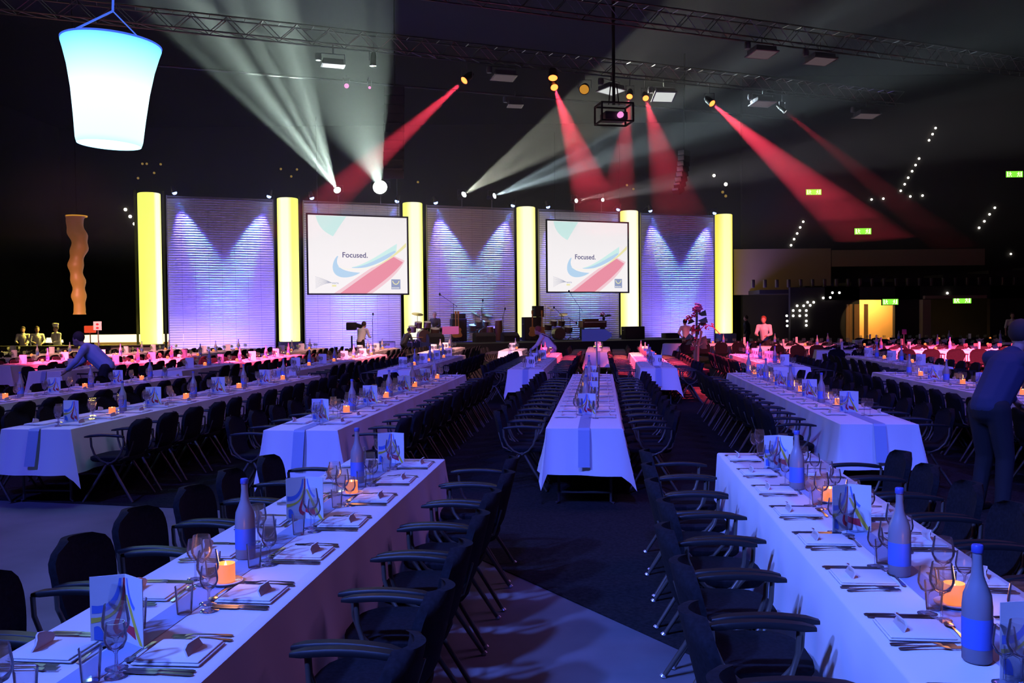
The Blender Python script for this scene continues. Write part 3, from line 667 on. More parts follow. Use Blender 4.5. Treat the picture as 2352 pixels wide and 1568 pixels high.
# ---- third row
R3 = [(-17.2, 20.4, 26.4), (-14.5, 20.4, 26.4), (-11.83, 18.2, 26.0), (-9.15, 18.2, 26.1), (-6.62, 18.0, 25.9), (-4.2, 18.1, 25.2), (-1.54, 18.1, 26.3), (1.12, 18.4, 26.1), (3.77, 18.6, 24.8), (6.43, 18.4, 23.4)]
for i, (t, a, b_) in enumerate(R3):
    lb = f'the third row\'s {ORD[i]} table from the bar'
    lv = .5 if i in (5, 6, 7, 8) else 0
    lo, rz = make_table(lb, t, a, b_, .44, seed=30+i); furnish(lb.replace(' from the bar', ''), lo, rz, b_-a, lv)
R4 = [(-20.6, 27.0, 31.8), (-18.0, 27.0, 31.8), (-15.4, 27.0, 31.8), (-12.8, 27.0, 31.8), (-10.2, 27.0, 31.8), (-7.5, 27.0, 31.4), (-5.2, 27.0, 31.7), (-2.85, 27.9, 30.0), (-.12, 26.5, 31.2)]
for i, (t, a, b_) in enumerate(R4):
    lb = f'the fourth row\'s {ORD[i]} table from the bar'
    lo, rz = make_table(lb, t, a, b_, .44, seed=50+i); furnish(lb.replace(' from the bar', ''), lo, rz, b_-a, 0)
# ---- tables set crosswise at the doorway end of the hall
CR = [((8.9, 26.5), (16.8, 24.6)), ((18.6, 27.2), (26.0, 25.4)), ((8.2, 30.2), (15.6, 28.4)), ((17.0, 31.4), (24.6, 29.6)), ((5.7, 34.0), (12.2, 32.4)), ((13.6, 36.0), (21.4, 34.2))]
for i, (p, q) in enumerate(CR):
    p, q = Vector((*p, 0)), Vector((*q, 0)); rz = math.atan2(q.y-p.y, q.x-p.x)-PI/2; L = (q-p).length; lb = f'the {ORD[i]} crosswise table near the doorway'
    lo = (p+q)/2; make_table(lb, 0, 0, L, .46, seed=70+i, loc=lo, rz=rz); furnish(f'the {ORD[i]} crosswise table', lo, rz, L, 0)
for b, nm, ms, lb, ct in ((stuff_chairs, 'far_armchairs', CM, 'mass of black armchairs at the tables deep in the hall', 'chairs'), (stuff_gl, 'far_glassware', ['glass', 'glass_stem'], 'mass of wine glasses on the more distant tables', 'glasses'),
                          (stuff_nap, 'far_napkins', ['napkin', 'napkin_fold'], 'mass of folded napkins on the distant tables', 'napkins'), (stuff_cut, 'far_cutlery', 'dark_steel', 'mass of cutlery on the distant tables', 'cutlery')):
    tag(b.build(nm, ms, smooth=None), lb, ct, kind='stuff')
for o in (chair_full, chair_mid, nap0, bot0, can0, menu0, menu1): drop(o)
#PART3
# ================================================================== stage
def wl(x, out, z=0.): return wall(x/PITCHC, out, z)
st = MB(); a_, b_ = wall(2.02, 5.2), wall(4.25, 5.2); c_, d_ = wall(4.25, .62), wall(2.02, .62)
st.prism([(a_.x, a_.y), (b_.x, b_.y), (c_.x, c_.y), (d_.x, d_.y)], 0, .70); st.build('stage_platform', 'black_matte', smooth=None)
tag(bpy.data.objects['stage_platform'], 'low black stage platform carrying the band equipment before the panels', 'stage')
ZS = .70
def fx(px, Y): return Vector(((px-1176)/FPX*Y, Y, 0))
def on(px, Y, z=ZS): q = fx(px, Y); q.z = z; return q
def amp(px, Y, w, h, lb, z=ZS, name='amplifier_cabinet', mt='amp_cloth', rz=SA, head=False, d=.45):
    r = thing(name, lb, 'speaker', on(px, Y, z), rz)
    MB().rbox((0, 0, h/2), (w, d, h), .02).build('cabinet', 'black_matte', r); MB().rbox((0, -d/2-.006, h/2), (w-.08, .012, h-.08), .005).build('grille_cloth', mt, r)
    b = MB()
    for x in (-w/2-.01, w/2+.01): b.tube([(x, -.08, h*.7), (x*1.05, 0, h*.7), (x, .08, h*.7)], .012, 5)
    b.build('handle', 'grey_metal', r)
    if head:
        b = MB(); b.rbox((0, 0, h+.13), (w*.92, d*.7, .24), .02).build('amplifier_head', 'case_grey', r)
    return r
amp(1053, 42.4, .70, 1.05, 'black bass cabinet with amplifier head behind the guitars', head=True)
amp(1221, 43.2, .85, 1.10, 'tall black cabinet beneath a small amplifier, left of the second drum kit')
amp(1236, 43.2, .44, .52, 'small amplifier box on top of the tall black cabinet', ZS+1.11)
amp(1540, 44.6, .78, .95, 'black loudspeaker box standing before the last slatted panel', 0.0)
amp(889, 40.6, .65, .78, 'black loudspeaker box beside the pink paddle sign', 0.0)
amp(1454, 43.5, 1.05, .60, 'long low black case under the fifth yellow column')
def wedge(px, Y, w, lb, z=ZS):
    r = thing('floor_monitor', lb, 'monitor speaker', on(px, Y, z), SA, 'floor monitor wedges')
    b = MB(); h, d = .42, .5; x = w/2
    b.add([(-x, -d/2, 0), (x, -d/2, 0), (x, d/2, 0), (-x, d/2, 0), (-x, -d/2, h*.55), (x, -d/2, h*.55), (x, .05, h), (-x, .05, h), (-x, d/2, h*.9), (x, d/2, h*.9)],
          [(3, 2, 1, 0), (0, 1, 5, 4), (4, 5, 6, 7), (7, 6, 9, 8), (8, 9, 2, 3), (0, 4, 7, 8, 3), (1, 2, 9, 6, 5)]); b.build('cabinet', 'black_matte', r, None)
    b = MB(); b.add([(-x+.04, -d/2-.004+.02, h*.55+.03), (x-.04, -d/2-.004+.02, h*.55+.03), (x-.04, .03, h-.0+.006), (-x+.04, .03, h+.006)], [(0, 1, 2, 3)]); b.build('grille_cloth', 'amp_cloth', r, None)
wedge(1112, 41.0, .95, 'wide floor monitor at the stage edge in front of the blue-lit drums'); wedge(1172, 41.6, .75, 'floor monitor at the stage edge nearest the tall cabinet'); wedge(1000, 40.3, .7, 'floor monitor near the seated grey-haired musician')
wedge(778, 38.6, .75, 'monitor wedge standing beside the black lectern', 0.0)
def micstand(px, Y, h, bx, bz, lb, z=ZS):
    r = thing('microphone_stand', lb, 'microphone stand', on(px, Y, z), 0, 'boom microphone stands')
    b = MB(); b.tube([(0, 0, .1), (0, 0, h)], .013, 6)
    for k in range(3): a = k*2.1; b.tube([(0, 0, .16), (.26*math.cos(a), .26*math.sin(a), .01)], .011, 5)
    b.build('tripod', 'black_metal', r); MB().tube([(-bx*.3, 0, h-bz*.3), (bx, 0, h+bz)], .010, 6).build('boom', 'black_metal', r)
    MB().ball((bx, 0, h+bz), .045, 6, (1, 1, 1.5)).build('microphone', 'black_metal', r)
micstand(1042, 42, 1.75, -.62, .45, 'boom microphone stand angled up before the third column, tallest'); micstand(1332, 43, 1.55, -.5, .75, 'boom microphone stand beside the keyboard')
micstand(1107, 42.8, 1.5, .06, .4, 'upright microphone stand over the blue-lit drums'); micstand(1156, 42.5, 1.15, .1, .35, 'short microphone stand next to the congas')
micstand(1290, 43, 1.2, -.35, .35, 'boom microphone stand right of the second drum kit'); micstand(856, 40.0, 1.75, .03, .25, 'thin microphone stand behind the pink paddle sign', 0.0)
micstand(1310, 42.4, 1.0, .3, -.2, 'low microphone stand reaching down to the second drum kit')
def drum(b, c, r, h, rx=0., ry=0.):
    T = Matrix.Rotation(ry, 3, 'Y') @ Matrix.Rotation(rx, 3, 'X'); b.lathe([(r, -h/2), (r, h/2)], c, 18, tf=T); return T
def drumkit(px, Y, lb, s=1., cym=()):
    r = thing('drum_kit', lb, 'drums', on(px, Y), SA, 'drum kits on the stage')
    q = MB(); T = drum(q, (0, -.1, .30), .29, .38, PI/2); o = q.build('bass_drum', 'drum_shell', r)
    MB().lathe([(.12, -.205), (.12, -.2)], (0, -.1, .30), 18, tf=T).build('drum_head', 'drum_white', o)
    MB().lathe([(.28, .195), (.28, .2)], (0, -.1, .30), 18, tf=Matrix.Rotation(PI/2, 3, 'X')).build('drum_head', 'drum_shell', o)
    for x, z, rr in ((-.22, .80, .17), (.2, .80, .17), (.55, .5, .22), (-.5, .62, .18)):
        q = MB(); T = drum(q, (x, 0, z), rr, .26, .25); o = q.build('tom_drum', 'drum_shell', r)
        MB().lathe([(rr*.96, .131), (rr*.96, .134)], (x, 0, z), 18, tf=T).build('drum_head', 'drum_white', o)
    for x, z, rr, ry in cym:
        T = Matrix.Rotation(ry, 3, 'Y') @ Matrix.Rotation(.3, 3, 'X')
        MB().lathe([(.0, .03), (.05, .025), (rr, 0), (rr, .004), (.05, .03), (.0, .035)], (x, 0, z), 20, cap0=False, cap1=False, tf=T).build('cymbal', 'cymbal', r)
        b = MB(); b.tube([(x, 0, z), (x, .05, .25)], .011, 5)
        for k in range(3): a = k*2.1; b.tube([(x, .05, .3), (x+.2*math.cos(a), .05+.2*math.sin(a), .01)], .009, 5)
        b.build('cymbal_stand', 'grey_metal', r)
drumkit(1108, 43.6, 'drum kit lit blue in front of the middle slatted panel', cym=((-.35, 1.30, .22, .45), (.25, 1.22, .25, .1), (.0, 1.45, .18, .5)))
drumkit(1281, 43.2, 'drum kit with large tilted cymbals beside the second screen', cym=((-.62, 1.62, .27, .6), (-.34, 1.48, .26, .5), (.3, 1.2, .22, -.2)))
drumkit(972, 40.9, 'drum kit in front of the third yellow column', cym=((-.25, 1.28, .27, .05),))
def conga(px, Y, h, rr, lb):
    r = thing('conga_drum', lb, 'conga', on(px, Y), 0, 'conga drums')
    MB().lathe([(rr*.7, 0), (rr*.85, h*.3), (rr, h*.6), (rr*.86, h)], n=18).build('shell', 'wood_red', r); MB().lathe([(rr*.88, h-.03), (rr*.9, h), (rr*.8, h+.008)], n=18).build('drum_head', 'drum_white', r)
conga(1126, 42.4, .68, .17, 'shorter conga drum standing by the blue-lit drum kit'); conga(1146, 42.4, .98, .18, 'taller conga drum nearest the tall black cabinet')
r = thing('keyboard', 'dark wooden organ keyboard on a stand in front of the second screen panel', 'keyboard', on(1361, 44.0), SA)
MB().rbox((0, 0, .72), (1.28, .55, .32), .02).build('case', 'wood_red', r); MB().rbox((-.05, .1, .92), (.75, .3, .12), .02).build('upper_manual', 'wood_red', r)
MB().box((0, -.29, .82), (1.1, .04, .03)).build('keys', 'drum_white', r)
for x in (-.55, .55): MB().box((x, 0, .28), (.06, .4, .56)).build('leg', 'black_metal', r)
def guitar(px, Y, lb, z=ZS, tl=0.):
    r = thing('guitar', lb, 'guitar', on(px, Y, z), SA, 'guitars on stands')
    pl = [(.0, .02), (.14, .05), (.18, .14), (.13, .24), (.11, .30), (.145, .38), (.10, .46), (.0, .48)]; pl = pl+[(-x, y) for x, y in pl[::-1][1:-1]]
    n = len(pl); vs = [(x, -.03, z_+.18) for x, z_ in pl]+[(x, .03, z_+.18) for x, z_ in pl]
    MB().add(vs, [tuple(range(n)), tuple(range(2*n-1, n-1, -1))]+[(i, n+i, n+(i+1) % n, (i+1) % n) for i in range(n)]).build('body', 'guitar_wood', r, None)
    MB().box((0, -.02, .95), (.05, .03, .64)).box((0, -.01, 1.33), (.08, .03, .16)).build('neck', 'guitar_wood', r)
    b = MB(); b.tube([(0, .12, .9), (0, .15, .2)], .012, 5); b.tube([(-.2, -.1, .01), (0, .15, .25), (.2, -.1, .01)], .012, 5); b.build('stand', 'black_metal', r)
guitar(1047, 41.0, 'honey-coloured guitar on a stand before the bass cabinet, bar side'); guitar(1053, 41.2, 'honey-coloured guitar on a stand before the bass cabinet, door side'); guitar(1223, 42.0, 'guitar on a stand leaning before the tall black cabinet')
guitar(1245, 42.2, 'bass guitar on a stand between the tall cabinet and the second drum kit')
r = thing('lectern', 'black covered lectern in front of the panel under the first screen', 'lectern', on(808, 37.6, 0), 0)
MB().box((0, 0, .55), (.06, .06, 1.1)).build('post', 'black_metal', r); MB().rbox((0, 0, 1.5), (.40, .40, .32), .04).box((.28, -.05, 1.52), (.4, .25, .16), ry=.3).build('top', 'black_matte', r); MB().rbox((0, 0, .02), (.5, .4, .04), .01).build('base', 'black_metal', r)
r = thing('mixing_table', 'brown table top with equipment in front of the seated musician', 'table', on(993, 41.4, ZS), SA)
MB().rbox((0, 0, .62), (1.0, .5, .06), .01).build('tabletop', 'wood_red', r)
for x in (-.45, .45): MB().box((x, 0, .3), (.05, .4, .6)).build('leg', 'black_metal', r)
r = thing('lamp_tray', 'small warmly lit tray table near the third column', 'table', on(957, 40.2, 0), SA)
MB().rbox((0, 0, .95), (.52, .35, .03), .01).build('tabletop', 'guitar_wood', r)
for x in (-.2, .2): MB().tube([(x, 0, 0), (x, 0, .94)], .015, 6).build('leg', 'black_metal', r)
# flowers
def blob_flower(b, c, rr, n, sd):
    rnd = random.Random(sd)
    for _ in range(n):
        d = Vector((rnd.gauss(0, 1), rnd.gauss(0, 1), rnd.gauss(0, 1))).normalized()*rr*rnd.uniform(.55, 1)
        b.ball(Vector(c)+d, rr*.30, 4, (1, 1, .7))
r = thing('flower_sculpture', 'tall arrangement of red and pink flowers on a straw column in the aisle', 'flower arrangement', ts(2.44, 24.0), 0)
b = MB(); b.lathe([(.30, 0), (.36, .12), (.33, .40), (.2, .44)], n=20); b.build('pot', 'black_matte', r)
b = MB(); rnd = random.Random(4)
for i in range(26): a = rnd.uniform(0, 6.28); b.tube([(.05*math.cos(a), .05*math.sin(a), .4), (.07*math.cos(a+.4), .07*math.sin(a+.4), 1.0), (.16*math.cos(a+1), .16*math.sin(a+1), rnd.uniform(.95, 1.5))], .012, 4)
b.build('straw_stems', 'straw', r)
b = MB()
for i in range(16): a = rnd.uniform(0, 6.28); z = rnd.uniform(.9, 1.9); b.add([(.04*math.cos(a), .04*math.sin(a), z), (.22*math.cos(a)+.04, .22*math.sin(a), z+.1), (.30*math.cos(a), .30*math.sin(a), z-.05), (.2*math.cos(a)-.04, .2*math.sin(a), z-.06)], [(0, 1, 2, 3)])
b.tube([(0, 0, 1.1), (.02, 0, 1.95)], .03, 6); b.build('leaves', 'leaf', r)
b = MB(); blob_flower(b, (.02, 0, 2.0), .13, 40, 1); b.build('blossom', 'flower_pink', r)
for i, (x, z, q) in enumerate(((-.06, 1.83, .07), (-.2, 1.74, .09), (-.02, 1.48, .13), (-.05, 1.18, .08), (-.1, .95, .07))): b = MB(); blob_flower(b, (x, -.04, z), q, 22, 10+i); b.build('blossom', 'flower_red', r)
b = MB(); b.tube([(0, 0, 1.35), (.25, 0, 1.58), (.45, 0, 1.5), (.62, 0, 1.32)], .012, 5); blob_flower(b, (.28, 0, 1.48), .06, 12, 30); blob_flower(b, (.42, 0, 1.56), .05, 12, 31); b.build('flowering_branch', 'flower_red', r)
r = thing('flower_vase', 'pink blossom with dark leaves standing on the organ keyboard', 'flower', on(1387, 44.0, ZS+.9), 0)
MB().lathe([(.05, -.0), (.07, .1), (.04, .18)], n=12).build('vase', 'black_matte', r); b = MB(); blob_flower(b, (-.05, 0, .32), .10, 20, 40); b.build('blossom', 'flower_pink', r)
b = MB()
for i in range(12): a = i*.52; b.add([(0, 0, .15), (.18*math.cos(a)+.1, .1*math.sin(a), .3), (.3*math.cos(a)+.1, .15*math.sin(a), .24)], [(0, 1, 2)])
b.build('leaves', 'leaf', r)
# paddle signs standing on tables
def paddle(loc, w, h, zc, mt, lb, arrow=False):
    r = thing('paddle_sign', lb, 'sign', loc, 0)
    MB().tube([(0, 0, 0), (0, 0, zc+h/2)], .014, 8).build('pole', 'grey_metal', r); MB().lathe([(.09, 0), (.09, .012), (.02, .02)], n=16).build('base', 'grey_metal', r)
    pl = [(-w/2, -h/2), (w*.28, -h/2), (w*.5, -h*.12), (w*.5, .12*h), (w*.28, h/2), (-w/2, h/2)] if arrow else [(-w/2, -h/2), (w/2, -h/2), (w/2, h/2), (-w/2, h/2)]
    n = len(pl); MB().add([(x, -.02, zc+z) for x, z in pl]+[(x, -.03, zc+z) for x, z in pl], [tuple(range(n-1, -1, -1)), tuple(range(n, 2*n))]+[(i, (i+1) % n, n+(i+1) % n, n+i) for i in range(n)]).build('board', mt, r, None)
paddle(ts(-.10, 16.1, ZT), .53, .21, .72, 'sign_board', 'blue-grey arrow-shaped board on a pole at the end of the middle table', True)
paddle(ts(-4.2, 24.9, ZT), .46, .22, .70, 'sign_pink', 'pink rectangular board on a pole above the tables near the stage')
paddle(Vector((12.6, 30.9-1.8, ZT)), .14, .16, .45, 'sign_pink', 'small pink paddle sign before the orange doorway')

# ================================================================== roof rig
def truss(loc, ang, L, h, name, lb, w=.42, s0=0.):
    b = MB(); n = int(L/.52)
    for y in (-w/2, w/2):
        for z in (0, h): b.tube([(0, y, z), (L, y, z)], .026, 6)
    for i in range(n):
        x = i*L/n; x1 = (i+1)*L/n; f = i % 2
        for y in (-w/2, w/2): b.tube([(x, y, h if f else 0), (x1, y, 0 if f else h)], .013, 4)
        b.tube([(x, -w/2, 0), (x1, w/2, 0)], .012, 4); b.tube([(x, -w/2, h), (x, w/2, h)], .012, 4)
    o = b.build(name, 'truss', loc=loc); o.rotation_euler.z = ang; return tag(o, lb, 'truss')
TA = math.radians(22.3); T1 = Vector((-6.64, 29.0, 10.6))
def t1(px): return 1/(.03448-(px-700)*6.44e-6)
truss(T1-Vector((math.cos(TA), math.sin(TA), 0))*9, TA, 34, .50, 'lighting_truss', 'aluminium truss carrying the red lamps and white floodlights')
T2 = Vector((-.2, 25.9, 10.6)); truss(T2-Vector((math.cos(TA), math.sin(TA), 0))*13, TA, 37, .55, 'lighting_truss', 'aluminium truss crossing the top of the view ahead of the other')
b = MB(); q = Vector((-13.5, 34.6, 11.5)); b.tube([q, q+Vector((math.cos(SA), math.sin(SA), 0))*30], .05, 8); tag(b.build('pipe_rail', 'black_metal'), 'thin pipe rail hanging behind the lamp truss', 'pipe')
def hang(r, h, mt='black_metal'): MB().tube([(0, 0, .0), (0, 0, h)], .018, 5).build('drop_pipe', mt, r)
def flood(px, py, Y, w, d, lb, mt='flood_lit', rz=.3, tilt=.25):
    p = fwd(px, py, Y); r = thing('floodlight', lb, 'floodlight', p, rz, 'hanging floodlights')
    T = Matrix.Rotation(-tilt, 3, 'X'); b = MB(); b.box((0, 0, .09), (w*.86, d*.8, .16), rx=-tilt); b.box((0, 0, 0), (w, d, .04), rx=-tilt); b.build('housing', 'grey_metal', r)
    v = [T @ Vector(c) for c in ((-w*.44, -d*.42, -.024), (w*.44, -d*.42, -.024), (w*.44, d*.42, -.024), (-w*.44, d*.42, -.024))]
    MB().add(v, [(0, 3, 2, 1)]).build('light_face', mt, r, None)
    b = MB(); b.tube([(-w*.5, 0, .05), (-w*.5, 0, .36), (w*.5, 0, .36), (w*.5, 0, .05)], .018, 5)
    b.build('yoke', 'grey_metal', r)
    b = MB(); b.lathe([(.09, 0), (.11, .1), (.09, .22)], (-w*.62, .0, .12), 12); b.build('ballast', 'grey_metal', r); MB().tube([(0, 0, .36), (0, 0, max(.5, 10.72-p.z))], .02, 5).build('clamp', 'grey_metal', r)
    return r
FL = [(765, 150, 29.5, .75, .35, 'white floodlight, first under the lamp truss from the bar side', 'flood_lit'), (1157, 178, 31.8, .85, .62, 'dim reddish floodlight between the first two red lamps', 'flood_dim'),
      (1183, 243, 36.0, .62, .42, 'small distant floodlight hanging below the dim reddish one', 'flood_dim'), (1404, 208, 33.4, .95, .7, 'bright white diamond floodlight just above the caged projector', 'flood_lit'),
      (1525, 222, 34.4, .85, .62, 'bright white floodlight between two pairs of red lamps', 'flood_lit'), (1750, 124, 29.3, .85, .7, 'floodlight under the upper truss, first of two', 'flood_dim'), (1884, 140, 30.0, .9, .7, 'floodlight under the upper truss, second of two', 'flood_dim'),
      (1752, 238, 35.9, .9, .7, 'pale floodlight beyond the last red lamp', 'flood_dim'), (1990, 266, 38.0, 1.0, .7, 'farthest floodlight at the end of the lamp truss', 'flood_dim')]
for i, f in enumerate(FL): flood(*f[:6], mt=f[6], rz=(.35, .3, .2, .78, .15, .3, .3, .3, .2)[i], tilt=.12 if i != 4 else .45)
def par(px, py, Y, aim, lb, mt='lamp_red', rr=.14, watt=0, col=RED, ang=12, name='red_spotlight', cat='spotlight', core=None, up=.75):
    p = fwd(px, py, Y); r = thing(name, lb, cat, p, 0, 'stage spotlights on the trusses'); d = (Vector(aim)-p).normalized(); q = d.to_track_quat('Z', 'Y').to_matrix()
    MB().lathe([(rr*.6, -.42), (rr*.9, -.3), (rr, -.05), (rr*1.08, .0), (rr*1.08, .03), (rr*.95, .03), (rr*.95, 0)], n=18, tf=q, cap1=False).build('housing', 'black_metal', r)
    MB().lathe([(rr*.95, .012), (.001, .03)], n=18, tf=q, cap0=False, cap1=False).build('lens', mt, r)
    b = MB(); c = q @ Vector((0, 0, -.15)); b.tube([c+Vector((-rr*1.3, 0, 0)), c+Vector((-rr*1.3, 0, .3)), c+Vector((rr*1.3, 0, .3)), c+Vector((rr*1.3, 0, 0))], .015, 5); b.tube([c+Vector((0, 0, .3 if up > 0 else 0)), c+Vector((0, 0, max(.4, 10.7-p.z) if up > 0 else min(-.2, 7.05-p.z)))], .016, 5); b.build('yoke', 'grey_metal', r)
    if watt: spot('spot_lamp', p+d*.12, aim, watt, col, ang, .35, .05)
    return r
RW = 170000
par(1067, 184, t1(1067), (-9.6, 23.8, .7), 'red spotlight sending its beam towards the bar side', watt=RW*.7, ang=9)
par(1273, 200, t1(1273), (3.6, 21.8, .0), 'red spotlight beaming straight down, second from the bar', watt=RW*.45, ang=12)
par(1446, 221, t1(1446), (2.4, 24.5, .7), 'first of a close pair of red spotlights above the second screen', watt=RW*.16, ang=12, rr=.12)
par(1483, 225, t1(1483), (5.0, 21.0, 0), 'second of a close pair of red spotlights above the second screen', watt=RW*.2, ang=12, rr=.12)
par(1635, 237, t1(1635), (14.0, 26.0, .7), 'red spotlight throwing the long beam towards the doorway', watt=RW*.8, ang=12)
par(1803, 256, t1(1803), (19.5, 31.5, .7), 'small pale spotlight with a faint red beam past the last red lamp', mt='flood_lit', watt=RW*.10, ang=9, rr=.09, name='spotlight')
par(1270, 178, t1(1270)-.1, fwd(1270, 500, t1(1270)-3), 'red barn-door lamp right above the second red spotlight', rr=.17, name='red_spotlight')
par(796, 197, 36, fwd(850, 400, 20), 'magenta lamp on the rear rail near the first flood', mt='lamp_magenta', rr=.10, name='magenta_lamp'); par(849, 201, 36, fwd(900, 400, 20), 'smaller dim magenta lamp on the rear rail', mt='lamp_magenta', rr=.06, name='magenta_lamp')
par(1342, 205, t1(1342), fwd(1300, 300, 28), 'unlit amber moving lamp hanging between red lamps', mt='lamp_amber', rr=.18, name='moving_lamp')
par(857, 150, t1(857), fwd(850, 300, t1(857)), 'faint orange lamp close to the first floodlight', mt='lamp_amber', rr=.10, name='amber_spotlight', watt=160, col=(1, .45, .1), ang=35)
# white moving heads on top of the stage wall
WH = 70000; WC = (.78, 1., .86)
par(775, 437, 41.2, fwd(650, 150, 33), 'white moving head fanning its beams over the first screen', 'lamp_white', .17, 0, name='moving_light', up=-.5)
spot('beam_lamp', fwd(772, 432, 41.0), fwd(600, 130, 34), WH*1.6, WC, 27, .25, .05, gobo=13)
par(873, 430, 41.6, (-4, 10, 13), 'blazing white moving head pointed at the hall beside the dark speaker column', 'lamp_white', .34, 0, name='moving_light', up=-.6)
spot('beam_lamp', fwd(873, 430, 41.3), (-5, 14, 14), WH*.6, WC, 24, 1., .05)
par(1065, 447, 43.2, fwd(1420, 190, 36), 'white moving head with a long beam, first right of the glare', 'lamp_white', .15, 0, name='moving_light', up=-.5)
spot('beam_lamp', fwd(1067, 445, 43.0), fwd(1420, 215, 36), WH*1.2, (.9, .9, .72), 17, .3, .05, gobo=14)
par(1135, 450, 43.8, fwd(1560, 310, 38), 'white moving head with a long low beam towards the doorway', 'lamp_white', .14, 0, name='moving_light', up=-.5)
spot('beam_lamp', fwd(1137, 449, 43.6), fwd(1540, 290, 38), WH*1.1, (.70, .9, .95), 18, .3, .05, gobo=14)
par(1323, 461, 45.4, fwd(1500, 430, 41), 'small white moving head above the second screen', 'lamp_white', .11, 0, name='moving_light', up=-.5); spot('beam_lamp', fwd(1325, 460, 45.2), fwd(1700, 385, 42), WH*.22, (.9, .85, .85), 11, .4, .05)
par(1384, 459, 45.9, fwd(1500, 440, 41), 'smaller white moving head further along above the second screen', 'lamp_white', .09, 0, name='moving_light', up=-.5); spot('beam_lamp', fwd(1386, 458, 45.7), fwd(1760, 385, 42), WH*.15, (.9, .85, .9), 11, .4, .05)
# coloured washes on the tables from unseen lamps added ahead of the haze
def wash(px, aim, watt, col, ang, bl=.8): spot('wash_lamp', (Vector(aim).x*.85+(px-1200)*.004, 13.0, 10.8), aim, watt*WASH, col, ang, bl, .15)
WASH = 7.5
wash(900, ts(-9.2, 23.8, .7), 26000, PINK, 15); wash(800, ts(-14, 24.0, .7), 26000, PINK, 17); wash(1000, ts(-6.6, 24.6, .7), 10000, (1, .18, .22), 11); wash(700, ts(-11.8, 22.5, .7), 10000, PINK, 12)
wash(700, ts(-15.5, 29.5, .7), 4200, (1, .34, .30), 22); wash(900, ts(-7.5, 29.8, .7), 5200, (1, .38, .28), 18); wash(1100, ts(-4.2, 28.2, .7), 4200, (1, .40, .30), 15)
wash(1350, ts(-1.1, 24.8, .7), 9000, RED, 8.5); wash(1330, ts(-.1, 28.4, .7), 2600, (1, .18, .14), 9); wash(1450, ts(1.0, 24.9, .7), 12000, (1, .14, .06), 8); wash(1420, ts(2.0, 22.2, .0), 9000, RED, 8)
wash(1600, ts(3.7, 24.2, .7), 12000, PINK, 10); wash(1560, ts(2.9, 21.6, 0), 8000, (1, .05, .08), 8); wash(1700, (12.6, 25.6, .7), 26000, (1, .05, .11), 16); wash(1800, (21, 28, .7), 24000, (1, .05, .12), 20); wash(1650, (8.8, 32.4, .9), 6000, (1, .13, .12), 15)
wash(1850, (17.5, 25.0, .7), 14000, (1, .05, .11), 15)
# caged projector on its pole
p = fwd(1410, 262, 30.0); r = thing('projector', 'video projector in a black cage hanging on a long pole', 'projector', p, .2)
b = MB()
for x in (-.53, .53):
    for y in (-.4, .4): b.box((x, y, 0), (.05, .05, .58))
for z in (-.29, .29):
    for y in (-.4, .4): b.box((0, y, z), (1.1, .05, .05))
    for x in (-.53, .53): b.box((x, 0, z), (.05, .8, .05))
b.build('cage', 'black_matte', r); MB().rbox((0, 0, -.1), (.78, .6, .26), .03).build('body', 'case_grey', r); MB().lathe([(.09, 0), (.10, .12), (.08, .12)], (.1, -.30, -.1), 16, tf=Matrix.Rotation(PI/2, 3, 'X')).build('lens', 'lamp_magenta', r)
MB().tube([(0, 0, .3), (0, 0, 4.2)], .055, 8).tube([(-.18, 0, .3), (-.10, 0, 1.0)], .02, 5).tube([(.18, 0, .3), (.10, 0, 1.0)], .02, 5).build('pole', 'black_matte', r)
# line arrays
def linearray(pts, Y, w, h, lb, mt, rz):
    r = thing('line_array', lb, 'speaker column', fwd(*pts[0], Y), 0, 'hanging speaker columns'); o = r.location.copy(); n = len(pts)
    for i, (px, py) in enumerate(pts):
        c = fwd(px, py, Y)-o; tl = i/n*.5; b = MB(); b.rbox(c, (w, .55, h*.94), .015, rz, tl); q = b.build('speaker_box', 'black_matte', r)
        MB().rbox(c+Vector((math.sin(rz)*.28, -math.cos(rz)*.28, -.0)), (w*.9, .02, h*.8), .004, rz, tl).build('grille', mt, q)
    MB().tube([(0, 0, 0), (.05, 0, 4.5)], .03, 6).build('hoist_chain', 'black_metal', r)
linearray([(906-.12*i*1.6, 212+i*20.5) for i in range(10)], 37.0, .82, .37, 'large dark hanging speaker column in front of the white glare', 'amp_cloth', .1)
linearray([(1571-.34*i*i*.75, 352+i*12.3) for i in range(8)], 41.5, .34, .25, 'slender curved speaker column with pale grilles over the fifth column', 'grey_metal', -.7)
# bucket lampshade
p = fwd(251, 333, 9.0); r = thing('bucket_lamp', 'huge glowing cyan bucket-shaped fabric lantern hanging from the roof', 'hanging lamp', p, 0); r.rotation_euler = (.0, math.radians(2.6), 0); r.scale = (.88, .88, .88)
b = MB(); b.lathe([(.335, .0), (.345, .03), (.352, .06), (.375, .3), (.41, .6), (.455, .85), (.50, 1.02), (.525, 1.10), (.52, 1.13)], n=48, cap0=False, cap1=False); b.build('shade', 'bucket_shade', r, 60)
MB().lathe([(.335, .004), (.0, .02)], n=48, cap0=False, cap1=False).build('bottom_diffuser', emit('bucket_bottom', (.80, 1., 1.), 1.6).name, r, 60)
q = MB()
for k in range(48): pass
MB().tube([(.52*math.cos(a*PI/24), .52*math.sin(a*PI/24), 1.13) for a in range(49)], .012, 6, False).build('rim', 'cord_glow', r)
b = MB(); kn = (.005, 0, 1.49); b.tube([(-.16, -.50, 1.13), kn], .012, 6); b.tube([(.34, .39, 1.13), kn], .008, 6); b.tube([kn, (.0, 0, 7)], .014, 6); b.build('suspension_cord', 'cord_glow', r)
